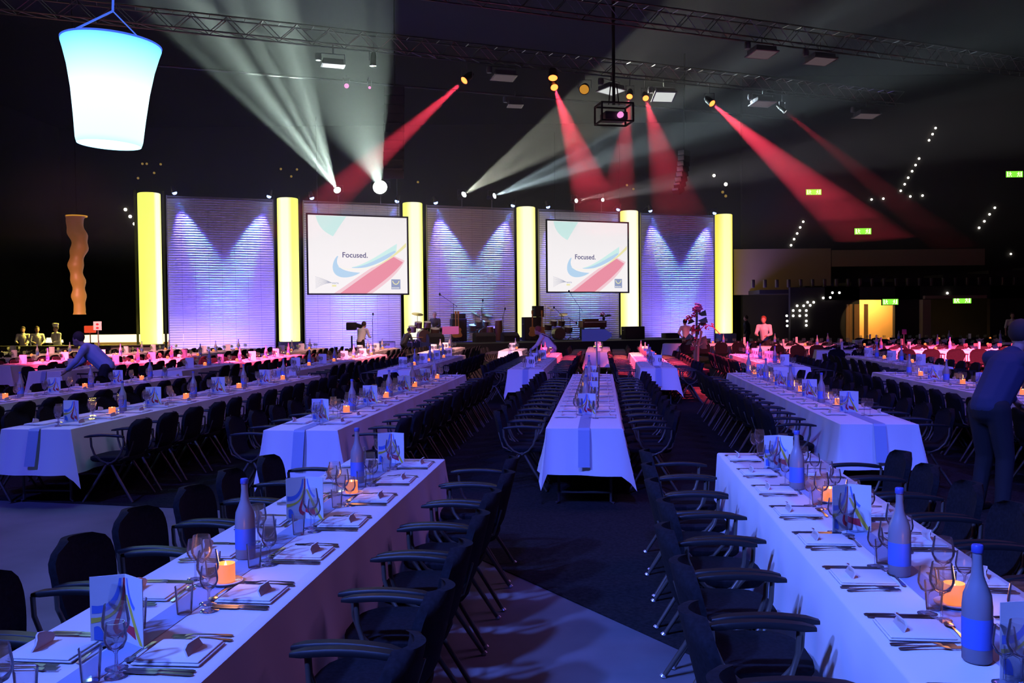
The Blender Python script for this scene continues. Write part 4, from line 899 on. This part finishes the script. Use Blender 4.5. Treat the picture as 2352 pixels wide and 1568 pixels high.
l = bpy.data.lights.new('lantern_light', 'POINT'); l.energy = 60; l.color = (.25, .6, 1); l.shadow_soft_size = .3; q = bpy.data.objects.new('lantern_light', l); C.objects.link(q); q.location = p+Vector((0, 0, -.25))
# twisted paper column lantern by the bar
p = fwd(181, 722, 30.0); r = thing('paper_lantern', 'tall twisted amber paper lantern glowing by the bar', 'lantern', p, 0)
b = MB(); n = 24; R_ = 40; vs = []; fs = []
for i in range(R_+1):
    v = i/R_; z = v*3.25; w = .155+.10*v+.055*math.sin(v*20+1)**2*(1 if .1 < v < .9 else .3)+(.05 if v > .985 else 0)+(.03 if v < .015 else 0)
    ox = .05*math.sin(v*11)
    for k in range(n):
        a = 2*PI*k/n; rr = w*(1+.13*math.cos(a*1+v*17)+.05*math.cos(2*a-v*9)); vs.append((ox+rr*math.cos(a), rr*math.sin(a), z))
for i in range(R_):
    for k in range(n): fs.append((i*n+k, i*n+(k+1) % n, (i+1)*n+(k+1) % n, (i+1)*n+k))
b.add(vs, fs).build('shade', 'twist_shade', r, 30); MB().tube([(0, 0, 3.25), (0, 0, 12)], .01, 5).build('suspension_cord', 'black_metal', r); MB().lathe([(.33, 3.22), (.335, 3.26)], (0, 0, 0), 24, cap0=False, cap1=False).build('top_ring', 'lamp_amber', r)

# ================================================================== side walls and what stands there
struct(MB().box((30, 47.3, 1.6), (10.2, .3, 3.2)).box((16.3, 47.3, 1.6), (3.6, .3, 3.2)).box((20.6, 47.3, 1.6), (1.3, .3, 3.2)).box((22.5, 47.3, 2.86), (12.4, .3, .68)).build('wall_right', 'hall_wall'))
struct(MB().box((19.1, 48.9, 1.4), (3.4, .1, 2.8)).build('door_1', 'orange_wall', smooth=None)); struct(MB().box((21.42, 47.0, 1.25), (.42, .5, 2.5)).build('trim_1', 'tan_wall')); struct(MB().box((23.0, 47.05, 2.62), (3.2, .3, .16)).build('trim_2', 'tan_wall'))
l = bpy.data.lights.new('doorway_light', 'AREA'); l.shape = 'RECTANGLE'; l.size = 1.6; l.size_y = .12; l.energy = 150; l.color = (1, .62, .22); q = bpy.data.objects.new('doorway_light', l); C.objects.link(q); q.location = (19.1, 47.6, 2.75); q.rotation_euler = (math.radians(52), 0, 0)
for i, (x, w) in enumerate(((17.55, .34), (17.95, .28), (18.42, .22))):
    b = MB(); vs = [(x-w/2+w*j/12, 47.1+.05*math.sin(j*1.6), z) for z in (0, 2.3) for j in range(13)]; b.add(vs, [(j, j+1, 14+j, 13+j) for j in range(12)])
    tag(b.build('curtain', 'curtain_tan', smooth=60), f'hanging tan curtain strip beside the orange doorway, {ORD[i]} from the stage', 'curtain', 'curtains by the doorway')
l = bpy.data.lights.new('curtain_light', 'SPOT'); l.energy = 160; l.color = (1, .7, .3); l.spot_size = .7; q = bpy.data.objects.new('curtain_light', l); C.objects.link(q); q.location = (18.2, 44.5, 3.0); q.rotation_euler = (Vector((18.2, 47.1, 1.5))-q.location).to_track_quat('-Z', 'Y').to_euler()
# grandstand: fascia, lower tiers rising towards the doorway side, upper rake
struct(MB().box((14.9, 49.9, 4.15), (5.3, .2, 2.5)).box((21.8, 49.9, 4.85), (8.4, .2, .9)).build('wall_fascia', 'tan_wall'))
gs_ = MB()
for i in range(14):
    x0 = 13.0+i*2.4; gs_.box((x0+1.2, 48.6, 3.0+.09*i), (2.42, 2.2, .2+.18*i))
tag(gs_.build('lower_grandstand', 'seat_tier'), 'dark stepped lower grandstand behind the doorway wall', 'grandstand')
struct(MB().box((31, 51.2, 7.55), (36, .4, 15.1)).build('wall_upper', 'hall_wall'))
sb = MB().rbox((0, 0, 0), (.16, .22, .42), .03).mesh('seat_back', 'chair_tube', 60)
for i in range(34): single(sb, 'grandstand_seat', (12.6+i*.62, 47.3, 3.42), 0, 'small pale seat back in the row along the grandstand edge', 'seat', 'pale seats along the grandstand edge')
def bulb(px, py, Y, lb, rr=.06, mt='bulb'):
    p = fwd(px, py, Y); o = MB().ball((0, 0, 0), rr, 6).build('step_light', mt, smooth=180, loc=p); return tag(o, lb, 'light', 'tiny white lights of the stands')
CL_ = [(1912, 672), (1928, 672), (1891, 684), (1907, 683), (1855, 694), (1869, 694), (1861, 701), (1831, 702), (1846, 702), (1822, 713), (1837, 713), (1852, 713), (1807, 725), (1822, 725), (1837, 725), (1852, 724), (1808, 737), (1852, 737), (1808, 748), (1852, 747), (2176, 673)]
for i, (x, y) in enumerate(CL_): bulb(x, y, 47.11, f'tiny white light in the stepped cluster left of the orange doorway, {(ORD+["last"])[i]} from its top' if x < 2000 else 'single tiny white light above the second doorway')
def rake_Y(py): return 51.05
for lb, pts in (('tiny white light in the short slanting row above the stepped cluster', [(1845, 509), (1838, 522), (1831, 536), (1824, 549), (1817, 563)]), ('tiny white light in the long slanting chain on the upper stand', [(2149, 294), (2142, 308), (2134, 322), (2111, 364), (2103, 379), (2095, 393), (2086, 408), (2078, 423), (2069, 438)]),
                ('tiny white light in the level row at the foot of the long chain', [(2002, 458), (2029, 456), (2091, 451), (2119, 449)]), ('tiny white light in the slanting row of four beside the green sign', [(2285, 477), (2273, 492), (2261, 508), (2249, 523)])):
    for i, (x, y) in enumerate(pts): bulb(x, y, 50.95, f'{ORD[i]} '+lb)
bulb(2322, 583, 50.95, 'lone dim white light at the far end of the stand', .05)
for i, (x, y) in enumerate(((288, 481), (299, 497), (309, 514))): bulb(x, y, 62.3, f'{ORD[i]} tiny white light from the top of the three beside the first yellow column', .11)
for i, (x, y) in enumerate(((1640, 403), (1667, 423))): bulb(x, y, 62.3 if x < 1650 else 51.0, f'{("upper", "lower")[i]} tiny white light of the two above the last yellow column', .1)
for i, (x, y) in enumerate(((327, 376), (337, 376), (369, 377), (354, 397), (317, 409), (645, 388), (682, 389), (669, 405), (960, 418), (1440, 425), (1455, 434), (1660, 441), (1667, 450))): bulb(x, y, 62.3 if x < 1600 else 50.95, f'faint yellow lamp high on the back wall, {ORD[i]} from the bar side', .08, 'bulb_dim')
# green exit signs, each with two running-figure panels
def exitsign(px, py, Y, w, lb, z_=None):
    p = fwd(px, py, Y); r = thing('exit_sign', lb, 'exit sign', p, 0, 'green exit signs'); h = w*.36
    MB().rbox((0, .05, 0), (w+.06, .08, h+.06), .01).build('housing', 'black_matte', r); MB().add([(-w/2, 0, -h/2), (w/2, 0, -h/2), (w/2, 0, h/2), (-w/2, 0, h/2)], [(0, 1, 2, 3)]).build('green_panel', 'exit_green', r, None)
    for s_ in (-1, 1):
        b = MB(); x = s_*w*.24; u = h/10; P = lambda pts: b.add([(x+a*u*s_, -.004, c*u) for a, c in pts], [tuple(range(len(pts)))])
        P([(-.2, 2.6), (.9, 2.6), (1.2, 3.6), (.4, 4.3), (-.4, 3.6)]); P([(-1.2, 2.2), (.8, 2.4), (1.0, -.4), (-.6, -.6)]); P([(.8, 2.2), (2.6, 1.0), (2.6, .4), (.8, 1.3)]); P([(-1.2, 2.2), (-2.6, .6), (-2.2, .2), (-.9, 1.2)])
        P([(-.6, -.4), (.4, -.4), (-1.6, -4.2), (-2.6, -4.0)]); P([(0, -.4), (1.0, -.4), (2.4, -2.2), (2.2, -4.2), (1.4, -4.2), (1.4, -2.4)]); P([(3.4, 4), (5.4, 4), (5.4, -4), (3.4, -4)])
        b.build('running_figure', 'exit_figure', r, None)
for px, py, Y, w, lb in ((1869, 441, 50, .86, 'green exit sign high on the stand, first from the stage'), (1982, 531, 50, .94, 'green exit sign halfway up the stand, below the long light chain'), (2330, 400, 50, .95, 'green exit sign highest up at the far end of the stand'), (2045, 693, 46.9, .82, 'green exit sign over the orange doorway'), (2210, 689, 46.6, .94, 'green exit sign over the dark second doorway')):
    exitsign(px, py, 50.92 if Y > 49 else 47.06, w, lb)
# bar
r = thing('bar_counter', 'bar counter with a glowing warm strip beside the first yellow column', 'bar', (-17.2, 41.3, 0), 0)
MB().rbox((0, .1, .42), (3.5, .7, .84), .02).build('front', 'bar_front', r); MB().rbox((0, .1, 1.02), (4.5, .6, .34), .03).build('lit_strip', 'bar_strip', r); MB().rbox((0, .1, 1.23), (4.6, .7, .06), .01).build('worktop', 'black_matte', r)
MB().box((.55, -.34, .6), (.10, .08, 1.3)).build('post', 'wood_red', r)
for i, (px, py, w, h, lb) in enumerate(((182, 779, .27, .26, 'small bright shaded lamp on the buffet behind the bending waiter'), (112, 781, .20, .18, 'small warm lamp between the aproned staff'), (143, 783, .07, .10, 'tiny warm lamp beside the chef'))):
    p = fwd(px, py, 33.0); r = thing('table_lamp', lb, 'lamp', p, 0, 'lamps on the buffet'); MB().lathe([(w*.55, -h/2), (w*.35, h/2)], n=14).build('lamp_shade', 'bar_strip', r); MB().tube([(0, 0, -h/2), (0, 0, -p.z+.98)], .015, 6).lathe([(.07, -p.z+.95), (.07, -p.z+.97)]).build('base', 'black_metal', r)
r = thing('buffet_counter', 'long dark buffet counter in front of the kitchen staff', 'counter', (-16.6, 32.6, 0), .0)
MB().rbox((0, 0, .93), (8.0, .7, .05), .01).build('worktop', 'black_matte', r); MB().rbox((0, .03, .45), (7.8, .6, .9), .02).build('body', 'case_grey', r)
MB().box((.9, -.31, .62), (2.0, .02, .4)).build('blue_front_panel', 'apron_blue', r)
p = fwd(225, 748, 30); r = thing('pictogram_sign', 'white square sign with red pictogram on a pole by the bar', 'sign', (p.x, p.y, 0), 0)
MB().tube([(0, 0, 0), (0, 0, p.z)], .02, 8).build('pole', 'grey_metal', r); MB().rbox((0, -.03, p.z), (.27, .02, .29), .004).build('board', 'paper_white', r)
b = MB()
for z in (.05, -.07): b.add([(.05*math.cos(a*PI/8), -.043, p.z+z+.035*math.sin(a*PI/8)) for a in range(16)], [tuple(range(16))])
b.build('red_pictogram', 'print_red', r, None); MB().lathe([(.2, 0), (.2, .02)]).build('base', 'black_metal', r)
p = fwd(207, 756, 31.0); r = thing('red_sign_box', 'red glowing sign box behind the bending waiter', 'sign', (p.x, p.y, 0), 0); MB().rbox((0, 0, p.z), (.38, .1, .24), .02).build('panel', emit('red_glow', (.75, .06, .02), 1.1).name, r); MB().tube([(0, 0, 0), (0, 0, p.z-.1)], .02, 6).build('pole', 'black_metal', r)

# ================================================================== people
def capsule(b, p, q, r0, r1, n=10):
    p, q = Vector(p), Vector(q); b.tube([p, q], [r0, r1], n); b.ball(p, r0*.999, 6); b.ball(q, r1*.999, 6)
def bake(b, name, mt, parent, vox, smooth=4):
    o = b.build(name, mt, None, 180); m_ = o.modifiers.new('r', 'REMESH'); m_.mode = 'VOXEL'; m_.voxel_size = vox; m_.use_smooth_shade = True
    s_ = o.modifiers.new('s', 'SMOOTH'); s_.iterations = smooth; s_.factor = .5
    dg = bpy.context.evaluated_depsgraph_get(); me = bpy.data.meshes.new_from_object(o.evaluated_get(dg)); bpy.data.objects.remove(o)
    me.name = name; me.materials.clear(); me.materials.append(M[mt]); o = bpy.data.objects.new(name, me); C.objects.link(o); o.parent = parent; return o
def person(loc, rz, lb, J, sc=1., shirt='shirt_white', pants='trousers_black', hair='hair', sleeves='long', vox=.02, apron=None, hat=False, straps=False, longhair=False, fingers=False):
    """J: joint positions in metres for a 1.75 m figure facing +y"""
    r = thing('person', lb, 'person', loc, rz); r.scale = (sc,)*3; V = {k: Vector(v) for k, v in J.items()}
    up = (V['neck']-V['chest']).normalized(); hd = V['head']; face = (V['look']-hd).normalized() if 'look' in V else Vector((0, 1, 0))
    b = MB(); b.ball(hd, .098, 8, (.86, 1., 1.18)); b.ball(hd+face*.03-Vector((0, 0, .06)), .066, 6, (.9, 1., .9)); b.ball(hd+face*.105-Vector((0, 0, .012)), .018, 5, (.8, 1., 1.3))
    sd = face.cross(Vector((0, 0, 1))).normalized()
    for s_ in (-1, 1): b.ball(hd+sd*s_*.086-Vector((0, 0, .01)), .024, 5, (.5, 1, 1.3))
    capsule(b, V['neck']-up*.03, hd-Vector((0, 0, .05)), .055, .052); capsule(b, V['chest'], V['neck']-up*.06, .14, .07); capsule(b, V['pelvis'], V['chest'], .13, .14)
    for s_ in ('l', 'r'):
        S, E_, H_ = V['sh'+s_], V['el'+s_], V['ha'+s_]; capsule(b, V['chest']+up*.10, S, .07, .055); capsule(b, S, E_, .052, .042); capsule(b, E_, H_, .042, .028)
        d = (H_-E_).normalized(); w = d.cross(Vector((0, 0, 1))).normalized() if abs(d.z) < .95 else Vector((0, 1, 0)); pm = H_+d*.05
        b.box(pm, (.001, .001, .001)); capsule(b, H_, H_+d*.07, .030, .036, 8)
        for k in range(4): f0 = H_+d*.075+w*(k-1.5)*.02; L_ = (.062, .074, .070, .054)[k]; capsule(b, f0, f0+d*L_-Vector((0, 0, .012)), .0105, .009, 6)
        capsule(b, H_+d*.02+w*.034, H_+d*.055+w*.065, .012, .010, 6)
        K, F_ = V['kn'+s_], V['fo'+s_]; hp = V['pelvis']+sd*(.09 if s_ == 'r' else -.09); capsule(b, hp, K, .085, .06); capsule(b, K, F_+Vector((0, 0, .08)), .055, .038)
    bake(b, 'body', 'skin', r, vox if not fingers else .009, 3)
    b = MB(); capsule(b, V['pelvis'], V['chest'], .155, .168); capsule(b, V['chest'], V['chest']+up*.13, .165, .10)
    capsule(b, V['chest']+up*.08, V['shl'], .10, .075); capsule(b, V['chest']+up*.08, V['shr'], .10, .075)
    for s_ in 'lr':
        capsule(b, V['sh'+s_], V['el'+s_], .070, .058)
        if sleeves == 'long': capsule(b, V['el'+s_], V['el'+s_].lerp(V['ha'+s_], .86), .057, .043)
    bake(b, 'shirt', shirt, r, vox, 3)
    b = MB(); capsule(b, V['pelvis']+Vector((0, 0, -.02)), V['pelvis'].lerp(V['chest'], .25), .150, .145)
    for s_ in 'lr':
        hp = V['pelvis']+sd*(.085 if s_ == 'r' else -.085)-Vector((0, 0, .02)); capsule(b, hp, V['kn'+s_], .105, .078); capsule(b, V['kn'+s_], V['fo'+s_]+Vector((0, 0, .07)), .076, .062)
    bake(b, 'trousers', pants, r, vox, 2)
    b = MB(); b.ball(hd-face*.018+Vector((0, 0, .028)), .109, 8, (.92, 1.0, 1.08))
    hv = [v for v in b.v]; b2 = MB(); b2.ball(hd-face*.02+Vector((0, 0, .03)), .108, 8, (.92, 1., 1.06))
    if longhair: capsule(b2, hd-face*.07, hd-face*.09-Vector((0, 0, .16)), .07, .045)
    # keep the hair off the face
    keep = MB(); o_ = b2.build('hair', hair, None, 180); bm = bmesh.new(); bm.from_mesh(o_.data)
    bmesh.ops.delete(bm, geom=[v for v in bm.verts if (v.co-hd).dot(face) > .045 and (v.co-hd).z < .055], context='VERTS'); bm.to_mesh(o_.data); bm.free(); o_.parent = r
    for s_ in 'lr':
        F_ = V['fo'+s_]; fd = Vector((face.x, face.y, 0)).normalized() if abs(face.z) < .9 else Vector((0, 1, 0)); b = MB(); capsule(b, F_+Vector((0, 0, .045))-fd*.05, F_+fd*.15+Vector((0, 0, .035)), .045, .034); b.build('shoe', 'black_plastic', r, 180)
    if apron:
        b = MB(); capsule(b, V['pelvis']-Vector((0, 0, .0)), V['pelvis']-Vector((0, 0, .42)), .175, .19); bake(b, 'apron', apron, r, vox, 2)
    if hat: MB().lathe([(.10, .0), (.105, .06), (.125, .09), (.12, .14), (.02, .15)], hd+Vector((0, 0, .075)), 16).build('chef_hat', 'shirt_white', r, 60)
    if straps:
        for s_ in 'lr': b = MB(); n_ = -face; b.tube([V['pelvis']+sd*(.07 if s_ == 'r' else -.07)+up*.1-up.cross(sd)*0+Vector((0, -.16, .05)), V['chest']+Vector((0, -.17, .05))+sd*(.05 if s_ == 'r' else -.05), V['sh'+s_]+Vector((0, 0, .09))], .014, 5).build('strap', 'strap', r)
    return r
def stand(lean=0., arms='down', turn=0., cr=0.):
    """upright figure facing +y; lean tips the torso forward (radians)"""
    pz = .95-cr; c, s_ = math.cos(lean), math.sin(lean); q = lambda h, x=0: (x, h*s_, pz+h*c)
    J = dict(pelvis=(0, -.03, pz), chest=q(.36), neck=q(.54), head=(0, q(.70)[1]+.02, q(.70)[2]+.0), shl=q(.47, -.20), shr=q(.47, .20), knl=(-.10, .04+cr*.6, .50-cr*.3), knr=(.11, .02+cr*.6, .50-cr*.3), fol=(-.12, -.02, 0), **{'for': (.14, -.04, 0)})
    J['look'] = (math.sin(turn), J['head'][1]+math.cos(turn)*1.0, J['head'][2]-.25-lean*.8); S = Vector(J['shl']); R_ = Vector(J['shr'])
    if arms == 'down': J.update(ell=S+Vector((-.07, -.02, -.29)), elr=R_+Vector((.07, -.02, -.29)), hal=S+Vector((-.08, .07, -.54)), har=R_+Vector((.08, .07, -.54)))
    elif arms == 'front': J.update(ell=S+Vector((-.06, .08, -.27)), elr=R_+Vector((.06, .08, -.27)), hal=S+Vector((.04, .30, -.33)), har=R_+Vector((-.04, .32, -.30)))
    elif arms == 'reach': J.update(ell=S+Vector((-.04, .14, -.24)), elr=R_+Vector((.04, .16, -.24)), hal=S+Vector((.0, .32, -.40)), har=R_+Vector((.0, .36, -.38)))
    elif arms == 'hip': J.update(ell=S+Vector((-.20, -.10, -.24)), elr=R_+Vector((.20, -.10, -.24)), hal=S+Vector((.02, .06, -.40)), har=R_+Vector((-.02, .06, -.40)))
    return J
def P_(px, Y): q = fx(px, Y); return q
person(P_(240, 17.6), PI/2+.12, 'person in a pale blue coat and dark apron bending over a long table', stand(.72, 'reach', cr=.03), 1.02, 'shirt_blue', 'trousers_black', 'hair', vox=.016)
person(P_(1266, 26.6), PI/2-.15, 'person with reddish hair, pale shirt and dark braces bending over a table near the stage', stand(.62, 'reach', cr=.02), .94, 'shirt_white', 'apron_blue', 'hair_red', straps=True)
person(P_(829, 36.3), -.4, 'person in a peach-lit shirt bending beside the black lectern', stand(.35, 'front'), .97, 'shirt_white', 'trousers_black', 'hair')
person(P_(1576, 37.5), .35, 'person in a pale shirt with hands on hips before the last slatted panel', stand(.12, 'hip'), .93, 'shirt_white', 'trousers_black', 'hair')
person(P_(1757, 31.8), PI-.5, 'person in a shirt lit red standing between the tables near the last column', stand(.25, 'front'), 1.0, 'shirt_white', 'trousers_black', 'hair_red', longhair=True)
person(P_(1716, 44.0), 1.2, 'person in black standing in the dark right of the last yellow column', stand(.05, 'down'), 1.0, 'trousers_black', 'trousers_black', 'hair')
person(P_(2325, 40.5), PI-.2, 'person in a pale shirt and dark trousers standing at the far doorway end', stand(.03, 'down'), 1.0, 'shirt_white', 'trousers_black', 'hair', sleeves='short')
person(P_(131, 34.2), PI-.5, 'person in a white jacket and chef hat standing behind the buffet', stand(.05, 'front'), .94, 'shirt_white', 'trousers_black', 'hair', hat=True)
person(P_(54, 34.6), PI+.3, 'dark-haired person in a yellowish shirt behind the buffet, farther from the chef', stand(.10, 'front'), .92, 'shirt_white', 'trousers_black', 'hair')
person(P_(85, 34.4), PI+.6, 'dark-haired person in a yellowish shirt behind the buffet, next to the chef', stand(.08, 'front'), .92, 'shirt_white', 'trousers_black', 'hair')
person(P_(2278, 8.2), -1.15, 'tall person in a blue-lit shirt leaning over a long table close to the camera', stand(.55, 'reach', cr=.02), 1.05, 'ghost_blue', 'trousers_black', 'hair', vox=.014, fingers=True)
def sit(): J = stand(.15, 'front'); d = Vector((0, 0, -.40)); J = {k: Vector(v)+(d if k not in ('knl', 'knr', 'fol', 'for') else Vector((0, 0, 0))) for k, v in J.items()}; J['knl'] = (-.16, .42, .52); J['knr'] = (.16, .42, .52); J['fol'] = (-.18, .40, 0); J['for'] = (.18, .40, 0); return J
q = on(1001, 42.0); person(q, PI-.3, 'grey-haired person in a dark jacket seated among the drums at the third column', sit(), 1.0, 'case_grey', 'trousers_black', 'hair_grey')
r = thing('stool', 'round stool under the grey-haired seated person', 'stool', q+Vector((0, .05, 0)), 0); MB().lathe([(.17, .40), (.18, .43), (.16, .45)]).build('seat', 'black_fabric', r)
for k in range(3): a = k*2.1+.5; MB().tube([(.08*math.cos(a), .08*math.sin(a), .40), (.2*math.cos(a), .2*math.sin(a), 0)], .014, 6).build('leg', 'black_metal', r)
person(P_(927, 39.6), -.8, 'person in dark grey crouching by the speaker boxes under the third column', stand(.5, 'front', cr=.20), .92, 'case_grey', 'trousers_black', 'hair')
l = bpy.data.lights.new('bar_light', 'AREA'); l.size = 2; l.energy = 650; l.color = (1, .75, .10); q = bpy.data.objects.new('bar_light', l); C.objects.link(q); q.location = (-16.5, 35.8, 3.2); q.rotation_euler = (math.radians(-20), 0, 0)
l = bpy.data.lights.new('stage_warm', 'AREA'); l.size = 3; l.energy = 200; l.color = (1, .55, .4); q = bpy.data.objects.new('stage_warm', l); C.objects.link(q); q.location = (-3, 34, 4.4); q.rotation_euler = (math.radians(65), 0, 0)
